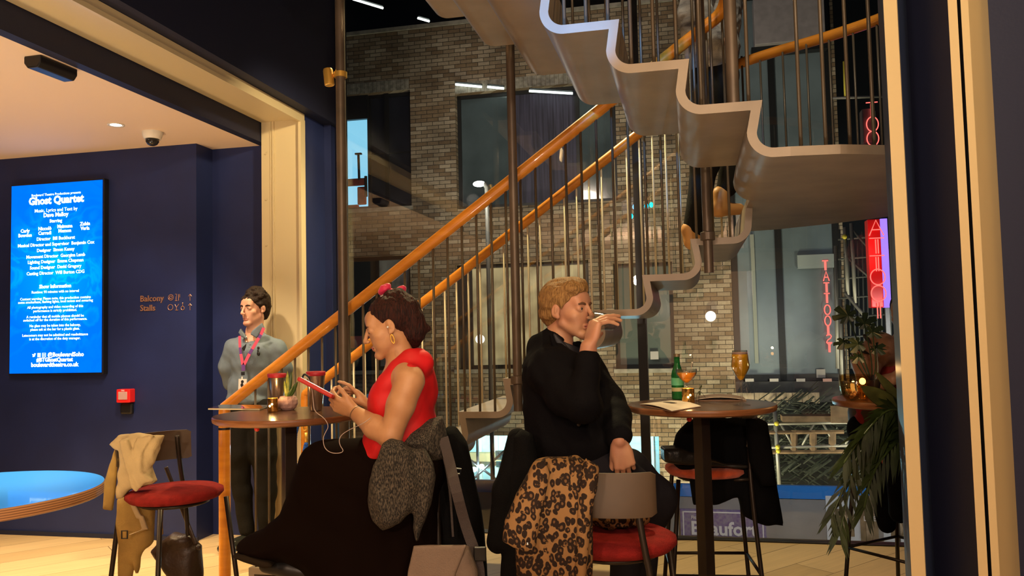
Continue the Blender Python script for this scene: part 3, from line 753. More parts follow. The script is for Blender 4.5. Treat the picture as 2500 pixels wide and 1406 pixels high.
for i in range(len(xs)-1):
    col = []
    for j in range(len(zs)-1):
        xm = (xs[i]+xs[i+1])/2; zm = (zs[j]+zs[j+1])/2
        if any(o[0] < xm < o[1] and o[2] < zm < o[3] for o in ops): continue
        if col and abs(col[-1][1]-zs[j]) < 1e-6: col[-1][1] = zs[j+1]
        else: col.append([zs[j], zs[j+1]])
    for z0, z1 in col: mb.box(xs[i], xs[i+1], FB, FB+.25, z0, z1)
# shift to plan-aligned object so that the brick texture runs along the wall
def aligned(mb_, name, m, parent, **k):
    o = mb_.build(name, m, parent, **k); return o
wall = MB(); wall.v = [MB_M.inverted() @ v for v in mb.v]; wall.f = mb.f; wall.mi = mb.mi
wo = wall.build('brick_wall', BRICK, None, org=(0, 0, 0)); wo.parent = fa; wo.rotation_euler = (0, 0, -TH); wo.location = -fa.location
STONE = mat('pale_stone', (.33, .31, .26), .8, var=.2)
mb = MB(MB_M); mb.box(A0, W6[0]-.02, FB-.05, FB+.3, TOPZ, TOPZ+.07); mb.build('coping', STONE, fa)
for (o_, nm) in ((W1, 'soldier_course'), (W2, 'soldier_course')):
    mb = MB(MB_M); n = int((o_[1]-o_[0])/.082)
    for i in range(n): mb.box(o_[0]+i*.082+.004, o_[0]+(i+1)*.082-.002, FB-.006, FB+.2, o_[3]+.005, o_[3]+.21)
    mb.build(nm, mat('soldier_brick', (.32, .30, .25), .8, var=.35, vscale=12), fa)
DKM = mat('dark_frame', (.012, .013, .014), .45)
PANE = mat('grey_glass', (.085, .115, .13), .12, coat=.3, var=.25, vscale=1.2)
PANEB = mat('blue_grey_panel', (.15, .20, .235), .3, var=.15, vscale=1.5)
CYAN = mat_emit('lit_room_cyan', (.30, .72, .95), .85)
def frame_win(o_, name, depth=.14, cols=(), panes=None, fw=.07, sill=True, rows=()):
    a0, a1, z0, z1 = o_
    f = MB(MB_M)
    B0 = FB+depth
    f.box(a0, a1, B0, B0+.08, z1-fw, z1); f.box(a0, a1, B0, B0+.08, z0, z0+fw); f.box(a0, a0+fw, B0, B0+.08, z0, z1); f.box(a1-fw, a1, B0, B0+.08, z0, z1)
    for c in cols: f.box(c-fw/2, c+fw/2, B0, B0+.08, z0, z1)
    for r_ in rows: f.box(a0, a1, B0, B0+.08, r_-fw/2, r_+fw/2)
    fr = f.build(name, DKM, fa)
    ed = [a0]+list(cols)+[a1]
    for i, m in enumerate(panes): MB(MB_M).box(ed[i]+fw/2, ed[i+1]-fw/2, B0+.03, B0+.045, z0+fw, z1-fw).build('pane', m, fr)
    if sill: MB(MB_M).box(a0-.03, a1+.03, FB-.06, FB+.1, z0-.07, z0).build('sill', STONE, fr)
    return fr
ax = lambda px, py=400: PB(px, py, FB).x
frame_win(W1, 'window', cols=(ax(895),), panes=(CYAN, mat('black_panel', (.020, .023, .034), .35, var=.3, vscale=2)), rows=())
mb = MB(MB_M); mb.box(ax(935), ax(945), FB+.10, FB+.14, W1[2], W1[3]); mb.box(ax(895), W1[1], FB+.10, FB+.14, PB(950, 372, FB).z, PB(950, 369, FB).z); mb.box(W1[0], ax(895), FB+.08, FB+.2, PB(870, 288, FB).z, W1[3]); mb.build('panel_bracket', DKM, fa)
frame_win(W2, 'window', cols=(ax(1245), ax(1410)), panes=(PANE, mat('lilac_blind', (.05, .048, .085), .6, var=.5, vscale=3, stretch=(9, 9, .3)), PANE), sill=False)
frame_win(W3, 'window', cols=(ax(915, 760),), panes=(mat('brown_door', (.045, .042, .032), .4), mat('wrapped_panel', (.25, .27, .28), .35, var=.5, vscale=3)))
LITR = bpy.data.materials.new('lit_room'); LITR.use_nodes = True
_n = LITR.node_tree.nodes; _l = LITR.node_tree.links; _b = _n['Principled BSDF']; _b.inputs['Base Color'].default_value = (.3, .25, .15, 1); _b.inputs['Emission Color'].default_value = (.75, .58, .28, 1); _b.inputs['Emission Strength'].default_value = .35
_t = _n.new('ShaderNodeTexNoise'); _t.inputs['Scale'].default_value = 2.5; _m = _n.new('ShaderNodeMapRange'); _m.inputs[1].default_value = .35; _m.inputs[2].default_value = .65; _m.inputs[3].default_value = .03; _m.inputs[4].default_value = .33
_c = _n.new('ShaderNodeTexCoord'); _l.new(_c.outputs['Object'], _t.inputs[0]); _l.new(_t.outputs[0], _m.inputs[0]); _l.new(_m.outputs[0], _b.inputs['Emission Strength'])
frame_win(W4, 'window', cols=(ax(1145, 780), ax(1262, 780)), panes=(DKM, LITR, LITR))
frame_win(W5, 'window', cols=(ax(1560, 780),), panes=(mat('green_grey_glass', (.12, .15, .14), .15), mat('green_grey_glass', (.12, .15, .14), .15)))
# tall blue-grey glazing in three leaves
W6t = (W6[0], W6[1], W6[2], TOPZ)
frame_win(W6t, 'curtain_wall', depth=.05, cols=(ax(1907, 750),), panes=(PANEB, PANEB), fw=.11, sill=False)
mb = MB(MB_M); z6 = W6[2]; mb.box(W6[0], W6[1], FB-.1, FB+.3, z6-.45, z6); mb.build('black_ledge', DKM, fa)
LAB = mat('paper_label', (.5, .48, .48), .7)
for i, px in enumerate((1830, 1890, 1955, 2020)): 
    q = PB(px, 928, FB-.12); MB(MB_M).box(q.x-.07, q.x+.07, FB-.115, FB-.10, q.z-.025, q.z+.025).build('stuck_label', mat('pink_label', (.6, .35, .33), .7) if i == 3 else LAB, fa)
for px, py, s in ((2005, 912, .07), (1597, 868, .07)):
    q = PB(px, py, FB); MB(MB_M).box(q.x-s, q.x+s, FB+(.035 if px > 1800 else .1), FB+(.045 if px > 1800 else .11), q.z-s, q.z+s).build('stuck_paper', LAB, fa)
q = PB(1845, 800, FB); MB(MB_M).box(q.x-.03, q.x+.03, FB+.04, FB+.075, z6+.3, q.z+1.6).build('inner_rail', mat('pale_strip', (.3, .33, .3), .6), fa)
q = PB(1990, 640, FB); MB(MB_M).box(q.x-.28, q.x+.3, FB+.0, FB+.06, q.z-.1, q.z+.13).build('inner_box', mat('pale_box', (.3, .36, .38), .6), fa)
# upper floor: grey box unit and dark recess
g = empty('grey_fascia_box', W(ax(1925, 80), FB-.4, PB(1925, 110, FB-.3).z), 'large pale grey fascia box above the tall blue glazing', 'box')
q0 = PB(1843, 110, FB-.3); q1 = PB(2012, 20, FB-.3)
MB(MB_M).box(q0.x, q1.x, FB-.32, FB-.02, q0.z, q1.z+.3).build('casing', mat('grey_sheet', (.30, .28, .30), .7, var=.1), g, bevel=.01)
MB(MB_M).box(q0.x-.05, q1.x+.05, FB-.2, FB-.02, q0.z-.13, q0.z).build('lower_rail', DKM, g)
# room block behind upper edge
slab('wall_roof_dark', A0-1, A1+6, FB+4, FB+4.2, -4, 14, mat('night_dark', (.006, .007, .008), .9))
slab('ground_street', -9, 9, 5.75, 19, -3.6, -3.5, mat('asphalt', (.05, .05, .05), .9))
# lit ground floor interior (cyan light) behind the low openings
q = W8
lr = empty('lit_shop_interior', W((q[0]+q[1])/2, FB+1.5, -3.2), 'cyan lit building site interior at street level under the brick wall', 'interior')
MB(MB_M).box(q[0]-.4, q[1]+.4, FB+2.2, FB+2.3, -3.2, q[3]+.2).build('back_wall', mat('site_wall', (.5, .62, .62), .7, var=.3, vscale=1.4), lr)
MB(MB_M).box(q[0]-.4, q[1]+.4, FB+.26, FB+2.2, q[3]+.1, q[3]+.2).build('ceiling_board', mat('site_board', (.5, .55, .5), .7), lr)
mb = MB(MB_M); 
for px in (1165, 1205, 1530, 1590): c = PB(px, 1100, FB+1.9); mb.box(c.x-.04, c.x+.04, FB+2.1, FB+2.18, -3.2, q[3])
mb.build('stud', mat('site_stud', (.75, .7, .6), .6), lr)
MB(MB_M).box(q[0], PB(1262, 1115, FB+2).x, FB+1.9, FB+2.1, PB(1200, 1125, FB+2).z, PB(1200, 1105, FB+2).z).build('timber_beam', mat('site_timber', (.5, .27, .12), .7), lr)
lamp('site_lamp', 'POINT', W(PB(1200, 1100, FB+1).x, FB+1.0, q[3]-.2), 130, (.45, .9, 1), size=.1)
lamp('site_lamp', 'POINT', W(PB(1550, 1100, FB+1).x, FB+1.0, q[3]-.2), 90, (.45, .9, 1), size=.1)
fl = empty('work_light', W(PB(1160, 1150, FB-1).x, FB-1, PB(1160, 1155, FB-1).z), 'glaring twin white work light on a stand at street level', 'light')
for k, px in enumerate((1157, 1176)):
    c = PB(px, 1146-k*7, FB-1); MB(MB_M).ball(c, .045, 14).build('lens', mat_emit('work_white', (.7, .95, 1), 14), fl)
c = PB(1165, 1146, FB-.98); mb = MB(MB_M); mb.tube([(c.x, FB-.93, -3.5), (c.x, FB-.93, c.z+1.1)], .025, 8); mb.tube([(c.x-.3, FB-.93, c.z-.35), (c.x+.75, FB-.93, c.z+.55)], .02, 8); mb.tube([(c.x-.2, FB-.93, c.z+.2), (c.x+.5, FB-.93, c.z-.3)], .02, 8); mb.build('stand', mat('grey_pipe', (.35, .36, .36), .4, .6), fl)
s_ = empty('site_notice_board', W(PB(1230, 1120, FB-.4).x, FB-.4, -2.9), 'pale blue lettered notice boards seen behind the work light', 'notice')
for (x0, x1, y0, y1, t, cc) in ((1210, 1262, 1100, 1122, 'We', (.30, .55, .62)), (1212, 1262, 1126, 1140, 'RTISTS', (.15, .5, .6))):
    a = PB(x0, y1, FB-.4); b = PB(x1, y0, FB-.4)
    bo = MB(MB_M).box(a.x, b.x, FB-.42, FB-.4, a.z, b.z).build('board', mat('board'+t.lower(), cc, .6), s_)
    text_mb(t, (b.z-a.z)*.8, frame(W(a.x+.05, FB-.43, (a.z+b.z)/2), E1, (0, 0, 1)), .004, 'LEFT').build('words', mat('notice_ink', (.05, .12, .35), .6), bo)

# ---- hoarding at the foot of the street
HB = 10.6
h0 = PB(1125, 1185, HB); ht = PB(2000, 1187, HB).z; x0 = h0.x-.8; x1 = PB(2146, 1190, HB).x+.6; band = PB(1900, 1216, HB).z
ho = empty('street_hoarding', W((x0+x1)/2, HB, -3.5), 'long grey hoarding with a bright blue top band below the glazing', 'hoarding')
MB(MB_M).box(x0, x1, HB, HB+.06, -3.5, band).build('grey_panel', mat('hoarding_grey', (.20, .20, .21), .6, var=.12, vscale=3), ho)
xb = PB(2141, 1190, HB).x
MB(MB_M).box(x0, xb, HB-.015, HB+.06, band, ht).build('blue_band', mat('hoarding_blue', (.012, .16, .55), .5), ho)
sg = empty('hoarding_sign', W(PB(1766, 1280, HB-.03).x, HB-.03, PB(1766, 1318, HB).z), 'purple weathered sign reading Beaufort on the grey hoarding', 'sign')
a = PB(1663, 1330, HB-.03); b = PB(1869, 1247, HB-.03)
PUR = mat('sign_purple', (.07, .045, .24), .6, col2=(.16, .15, .28), vscale=30)
MB(MB_M).box(a.x, b.x, HB-.035, HB-.005, a.z-.3, b.z).build('plate', PUR, sg)
mb = MB(MB_M); 
for (u0, u1, v0, v1) in ((a.x+.03, b.x-.03, b.z-.04, b.z-.025), (a.x+.03, a.x+.045, a.z-.3, b.z-.025), (b.x-.045, b.x-.03, a.z-.3, b.z-.025)): mb.box(u0, u1, HB-.042, HB-.034, v0, v1)
mb.build('border_line', mat('sign_white', (.62, .62, .66), .6), sg)
p = PB(1686, 1290, HB-.04)
text_mb('Beaufort', .232, frame(W(p.x, HB-.042, p.z), E1, (0, 0, 1)), .006, 'LEFT', bold=.006).build('word', MAT['sign_white'], sg)
p = PB(1687, 1263, HB-.04); text_mb('Fitzrovia', .06, frame(W(p.x, HB-.042, p.z), E1, (0, 0, 1)), .006, 'LEFT', bold=.001).build('small_word', MAT['sign_white'], sg)
# posters: plain generic statue pictures
PW = mat('poster_white', (.50, .54, .60), .6); PBr = mat('poster_brown', (.16, .115, .07), .6, var=.35, vscale=9); SKC = mat('poster_tan', (.38, .29, .20), .6, var=.3, vscale=9)
def poster(x0, x1, y0, y1, lab, word=None, white=True):
    a = PB(x0, y1, HB-.02); b = PB(x1, y0, HB-.02)
    e = empty('poster', W((a.x+b.x)/2, HB-.02, a.z), lab, 'poster', 'posters on the street hoarding')
    MB(MB_M).box(a.x, b.x, HB-.02, HB-.002, a.z, b.z).build('sheet', PW if white else PBr, e)
    w = b.x-a.x; h = b.z-a.z; ix0, ix1, iz0, iz1 = (a.x+w*.25, b.x-w*.18, a.z+h*.12, b.z-h*.28) if white else (a.x, b.x, a.z, b.z)
    if white: MB(MB_M).box(ix0, ix1, HB-.026, HB-.019, iz0, iz1).build('picture', PBr, e)
    cx = (ix0+ix1)/2; ww = (ix1-ix0); hh = iz1-iz0; B = HB-.03
    mb = MB(MB_M); mb.ball((cx, B, iz1-hh*.13), ww*.1, 10, sc=(1, .2, 1.2)); mb.tube([(cx, B, iz1-hh*.2), (cx-.01, B, iz1-hh*.32), (cx, B, iz1-hh*.5), (cx+.01, B, iz0+hh*.3), (cx, B, iz0+.01)], [ww*.06, ww*.17, ww*.12, ww*.2, ww*.16], 12, sq=.15)
    mb.tube([(cx+ww*.12, B, iz1-hh*.28), (cx+ww*.3, B, iz1-hh*.42), (cx+ww*.08, B, iz1-hh*.5)], ww*.05, 8, sq=.3); mb.build('figure', SKC, e, smooth=True)
    if word: text_mb(word, .082, frame(W(a.x+.05, HB-.034, a.z+h*.5), E1, (0, 0, 1)), .004, 'LEFT').build('word', MAT['sign_white'], e)
poster(2020, 2097, 1212, 1321, 'white poster with a small brown statue picture on the hoarding')
poster(2099, 2141, 1210, 1322, 'brown statue poster lettered LIBERTY beside the white poster', 'LIBERTY', False)
poster(2158, 2225, 1212, 1322, 'white statue poster at the far end of the hoarding, behind the stool')
a = PB(1205, 1300, HB-.02); b = PB(1240, 1205, HB-.02); tag(MB(MB_M).box(a.x, b.x+.6, HB-.02, HB-.002, a.z, b.z).build('pasted_sheet', PW), 'plain white sheet pasted on the hoarding behind the black coat', 'sheet')

# ---- street lamp, white globes, reflected light strips built as tubes
c = PB(1170, 452, 12.2)
sl = empty('street_lamp', W(c.x+.15, 12.2, -3.5), 'slim street lamp with a bright white head before the brick wall', 'street lamp')
mb = MB(MB_M); mb.tube([(c.x+.12, 12.2, -3.5), (c.x+.12, 12.2, c.z-.05), (c.x+.08, 12.2, c.z+.03)], .035, 12); mb.build('post', mat('lamp_post', (.12, .12, .11), .5), sl, smooth=True)
MB(MB_M).ball((c.x, 12.2, c.z+.02), .085, 16, sc=(1.2, .8, .55)).build('head', mat_emit('street_white', (1, .97, .85), 10), sl, smooth=True)
lamp('street_light', 'POINT', W(c.x, 11.8, c.z-.3), 34, (1, .92, .75), size=.1)
GLB = mat_emit('globe_white', (1, .93, .78), 1.6)
for px, py, r_, lab in ((1172, 828, .085, 'white wall globe lamp inside the lit window behind the balusters'), (1735, 772, .09, 'white globe on the brick pier modelling a reflected pendant lamp')):
    c = PB(px, py, FB-.12); e = empty('white_globe', W(c.x, FB-.12, c.z-r_), lab, 'lamp')  # the pier globe stands in for a pendant lamp reflected in the glazing
    MB(MB_M).ball(c, r_, 20).build('globe', GLB, e, smooth=True); MB(MB_M).lathe([(.03, 0), (.03, .12)], (c.x, FB-.12, c.z), 14, M=Matrix.Rotation(R(-90), 4, 'X')).build('wall_mount', DKM, e)
def tube_reflection(x0, y0, x1, y1, b, lab, n=1, s=5):  # glowing tubes model light strips reflected in the glazing
    e = None; p0 = PB(x0, y0, b); p1 = PB(x1, y1, b)
    e = empty('tube_reflection', W((p0.x+p1.x)/2, b, min(p0.z, p1.z)-.02), lab, 'light')
    MB(MB_M).tube([p0, p1], .022, 8).build('tube', mat_emit('tube_white%d' % s, (.93, 1, .88), s), e)
    MB(MB_M).tube([p0+Vector((0, .03, .05)), p1+Vector((0, .03, .05))], .03, 6, sq=.5).build('housing', DKM, e)
tube_reflection(862, -2, 935, 20, FB+1, 'glowing tube modelling a long window reflection beyond the brick parapet', s=5)
tube_reflection(1020, 44, 1048, 52, FB+1, 'glowing tube modelling a short window reflection beyond the brick parapet', s=5)
tube_reflection(1556, 8, 1622, 36, FB+1, 'white window reflection modelled as a glowing tube behind the upper stair balusters', s=5)
tube_reflection(1112, 206, 1176, 212, FB-.1, 'thin broken reflection modelled as a tube along the top of the dark window', s=3)
tube_reflection(1190, 212, 1230, 216, FB-.1, 'second thin reflection tube over the dark window', s=3)
tube_reflection(1292, 222, 1398, 228, FB-.1, 'third thin reflection tube over the dark window, under the stair', s=3)
# ceiling/back room above parapet
# small cyan indicator lamps
for i, (px, py, cc) in enumerate(((1549, 505, (.15, .45, 1)), (1541, 528, (0, .8, 1)), (1561, 528, (.2, .5, 1)), (1578, 503, (0, .6, .9)), (1590, 500, (0, .9, .65)))):
    c = PB(px, py, FB-.3); tag(MB(MB_M).ball(c, .035, 10, sc=(1, .5, 1.4)).build('indicator_lamp', mat_emit('ind%d' % i, cc, 2)), 'small blue green lamp among five glowing by the balusters', 'lamp', 'blue green lamps behind the balusters')
# red digger arm at the left window
RED = mat('site_red', (.40, .07, .045), .55, var=.25)
q = lambda px, py, b=FB-.5: PB(px, py, b)
dg_ = empty('site_hoist', W(q(865, 470).x, FB-.5, q(865, 505).z), 'red steel hoist bracket hanging outside the left cyan window', 'hoist')
mb = MB(MB_M); 
pts = [(842, 434), (893, 436), (893, 475), (885, 500), (866, 503), (842, 503)]
for (x0, x1, y0, y1) in ((842, 893, 434, 455), (873, 893, 455, 500), (842, 875, 499, 508)):
    a = q(x0, y1); b = q(x1, y0); mb.box(a.x, b.x, FB-.52, FB-.45, a.z, b.z)
mb.build('bracket', RED, dg_, bevel=.02)
mb = MB(MB_M); a = q(875, 375); mb.tube([a, q(877, 440)], .025, 8); mb.box(a.x-.06, a.x+.06, FB-.53, FB-.47, a.z-.02, a.z+.01); mb.tube([q(893, 430), q(894, 480)], .03, 8); mb.build('post', DKM, dg_)
a = q(846, 850); b = q(886, 820); c_ = empty('red_crate', W((a.x+b.x)/2, FB-.5, a.z), 'pair of red and pink site boxes low in the left window', 'box')
MB(MB_M).box(a.x, (a.x+b.x)/2, FB-.5, FB-.3, a.z, b.z).build('red_box', mat('bright_red', (.65, .10, .05), .5), c_); MB(MB_M).box((a.x+b.x)/2, b.x+.1, FB-.5, FB-.3, a.z, b.z).build('pink_box', mat('pinkish', (.45, .14, .13), .5), c_)

# ---- neon TATTOOIST sign
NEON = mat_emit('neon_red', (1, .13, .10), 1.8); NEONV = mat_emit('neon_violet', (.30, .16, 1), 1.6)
def stroke(ch):
    O = [(.5*math.cos(t*math.pi/10), .5*math.sin(t*math.pi/10)) for t in range(21)]
    return {'T': [[(-.42, .5), (.42, .5)], [(-.07, .42), (-.07, -.5)], [(.07, .42), (.07, -.5)]], 'A': [[(-.42, -.5), (0, .5), (.42, -.5)], [(-.28, -.12), (.28, -.12)]], 'O': [[(x*.85, y) for x, y in O]],
            'I': [[(-.08, .5), (-.08, -.5)], [(.08, .5), (.08, -.5)]], 'S': [[(.35, .35), (.15, .5), (-.2, .48), (-.35, .3), (-.2, .08), (.15, -.05), (.35, -.28), (.18, -.48), (-.2, -.5), (-.36, -.35)]]}[ch]
def neon(name, txt, px_py, b, w, h, parent, r, mirror=1):
    for ch, (px, py) in zip(txt, px_py):
        c = PB(px, py, b); mb = MB(MB_M)
        for s in stroke(ch): mb.tube([(c.x+x*w*mirror, b, c.z+y*h) for x, y in s], r, 6)
        mb.build('letter', NEON, parent, smooth=True)
TB = 8.6
t0 = PB(2118, 535, TB); t1 = PB(2176, 750, TB)
ts = empty('neon_sign', W((t0.x+t1.x)/2, TB, t1.z-.3), 'vertical red neon TATTOOIST sign glowing outside near the cream post', 'sign')
sgm = mat('sign_red_box', (.5, .01, .01), .4, emit=(1, .01, .01), es=.14)
zt = PB(2140, 262, TB); zl = PB(2140, 345, TB)
mb = MB(MB_M); mb.box(t0.x, t1.x-.06, TB+.02, TB+.16, t1.z, t0.z); mb.build('red_box', sgm, ts, bevel=.01)
mb = MB(MB_M); mb.box(t0.x, t1.x-.06, TB+.02, TB+.16, zl.z, zt.z); mb.build('grey_box', mat('sign_grey_box', (.22, .17, .19), .4), ts, bevel=.01)
mb = MB(MB_M); c = PB(2172, 640, TB); mb.box(t1.x-.055, t1.x+.005, TB+.02, TB+.1, t1.z, t0.z); mb.build('violet_tube', NEONV, ts)
MB(MB_M).box(t1.x-.03, t1.x+.01, TB+.12, TB+.16, -3.5, zt.z).build('sign_post', DKM, ts)
neon('n', 'ATTOOI', [(2139, 556), (2141, 600), (2142, 643), (2143, 676), (2145, 716), (2146, 758)], TB, .16, .155, ts, .0058)
neon('n', 'TOO', [(2129, 268), (2130, 303), (2131, 338)], TB, .13, .15, ts, .0055)
ts2 = empty('window_neon_reflection', W(PB(2022, 840, FB).x, FB-.02, PB(2022, 840, FB).z), 'mirrored red TATTOOIST letters modelling the neon sign reflected in the tall window', 'sign')  # glowing mirrored letters stand in for the sign's reflection
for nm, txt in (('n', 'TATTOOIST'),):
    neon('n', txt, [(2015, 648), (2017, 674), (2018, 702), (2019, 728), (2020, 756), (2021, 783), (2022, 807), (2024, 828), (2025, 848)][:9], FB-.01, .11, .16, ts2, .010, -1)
lamp('neon_glow', 'POINT', W(PB(2140, 640, TB).x-.1, TB-.15, 2.1), 7, (1, .12, .1), size=.2)

# ---- scaffold, girder and stacked pipes on the right
PIPE = mat('scaffold_pipe', (.20, .20, .19), .45, .4); PIPED = mat('scaffold_dark', (.05, .055, .055), .6); TIMB = mat('scaffold_board', (.13, .085, .05), .8, var=.3); YEL = mat('yellow_cap', (.55, .48, .05), .5)
SB = 12.3
sf = empty('scaffold', W(PB(2000, 1050, SB).x, SB, -3.5), 'grey tube scaffold with ladder girder and boards beside the hoarding', 'scaffold')
S = lambda px, py, b=SB: PB(px, py, b)
def tb(pts, r=.024, m=PIPE, nm='tube', b=SB): MB(MB_M).tube([S(x, y, b) for x, y in pts], r, 8).build(nm, m, sf, smooth=True)
tb([(1890, 985), (1904, 1195)], .03); tb([(1780, 1036), (2150, 1030)], .024); tb([(1785, 1094), (2150, 1086)], .024)
z = [(1895, 1090), (1915, 1036), (1972, 1090), (2010, 1036), (2050, 1036)]
for k in range(4):
    x = 1905+k*52; tb([(x, 1034), (x+32, 1090)] if k % 2 == 0 else [(x+30, 1034), (x, 1090)], .016, nm='lattice_bar')
for x in (1938, 1985, 2032): MB(MB_M).tube([S(x, 1050), S(x, 1106)], .05, 6, sq=.5).build('post', TIMB, sf)
for y in (1056, 1104): MB(MB_M).tube([S(1850, y), S(2060, y-2)], .03, 6).build('rail', TIMB, sf)
a = S(1905, 1024); b = S(2090, 1014); MB(MB_M).box(a.x, b.x+.1, SB-.3, SB, a.z, b.z+.02).build('board', TIMB, sf)
a = S(2020, 1026); b = S(2090, 985); MB(MB_M).box(a.x, b.x, SB-.35, SB-.3, a.z, b.z).build('board', TIMB, sf)
for px, py in ((1896, 1034), (1899, 1091), (1900, 1101), (2062, 578)): MB(MB_M).ball(S(px, py, SB-.05), .035, 10).build('coupler', YEL, sf, smooth=True)
for p in ([(2062, 555), (2070, 720)], [(2078, 545), (2088, 740)], [(2064, 715), (2160, 830)], [(2040, 600), (2045, 900)], [(2050, 730), (2055, 930)]): tb(p, .026, nm='tube')
for k in range(12): tb([(2050+k*11, 560+(k*37) % 60), (2056+k*11, 900)], .012, PIPED, 'dark_tube', SB+1.2)
for k in range(6): tb([(2046, 585+k*48), (2165, 575+k*48)], .015, PIPED, 'dark_tube', SB+.8)
tb([(2080, 560), (2170, 660)], .018, PIPED, 'dark_tube'); tb([(2060, 620), (2170, 720)], .018, PIPED, 'dark_tube'); tb([(2030, 240), (2160, 235)], .02, PIPE); tb([(2061, 150), (2064, 235)], .02, YEL, 'yellow_tube')
# heap of stored pipes and fittings: uncountable clutter
mb = MB(MB_M)
for k in range(420):
    x = random.uniform(1845, 2150); y = random.uniform(975, 1185); dx = random.uniform(12, 60); sl_ = random.choice((-.9, -.7, -.8, .6, .1, 0))
    b = SB+random.uniform(.4, 1.55); mb.tube([PB(x, y, b), PB(x+dx, y+dx*sl_, b+random.uniform(-.2, .2))], random.choice((.008, .011, .016)), 5)
PS = mat('stored_pipes', (.075, .085, .072), .5, .4, col2=(.015, .02, .017), vscale=2)
tag(mb.build('stored_pipes', PS), 'heap of stored scaffold pipes and fittings behind the girder', 'pipes', kind='stuff')
a = S(1880, 985, FB-.3); b = S(2000, 958, FB-.3)
sh = MB(MB_M)
for k in range(16):
    t0_ = k/16; t1_ = (k+1)/16; sh.box(a.x-.6+(b.x-a.x+.6)*t0_, a.x-.6+(b.x-a.x+.6)*t1_, FB-.32+.03*math.sin(k*1.7), FB-.28+.03*math.sin(k*1.7), a.z+.04*math.sin(k*2.3), b.z)
tag(sh.build('torn_sheeting', mat('sheeting', (.33, .27, .2), .8, var=.3)), 'torn pale debris sheeting hanging below the black ledge', 'sheet')
q = PB(1868, 1000, SB+1.75); slab('site_dark_backing', q.x, 9, SB+1.88, SB+1.96, -3.45, PB(1900, 985, SB+1.75).z, MAT['night_dark'])  # black backing slab added behind the pipe heap
# ---- light on the facade and street
lamp('flood_low', 'SPOT', W(-.2, 11.3, -1.6), 520, (1, .84, .48), W(.3, FB, .6), .3, 140)
lamp('flood_mid', 'SPOT', W(3.2, 11.3, -.6), 330, (1, .86, .56), W(3.4, FB, 1.0), .3, 130)
lamp('flood_low', 'SPOT', W(4.4, 10.9, 1.0), 200, (.80, .88, .80), W(5.0, FB, 1.6), .4, 90)
lamp('flood_high', 'SPOT', W(-2.5, 8.5, 4.6), 400, (1, .78, .60), W(-.8, FB, 4.6), .4, 95)
lamp('flood_pane', 'SPOT', W(5.6, 9.3, 3.5), 420, (.72, .86, 1), W(5.4, FB, 2.4), .3, 60)
lamp('hoarding_lamp', 'SPOT', W(1.9, 7.3, 1.4), 300, (1, .92, .82), W(2.6, HB, -1.4), .3, 110)
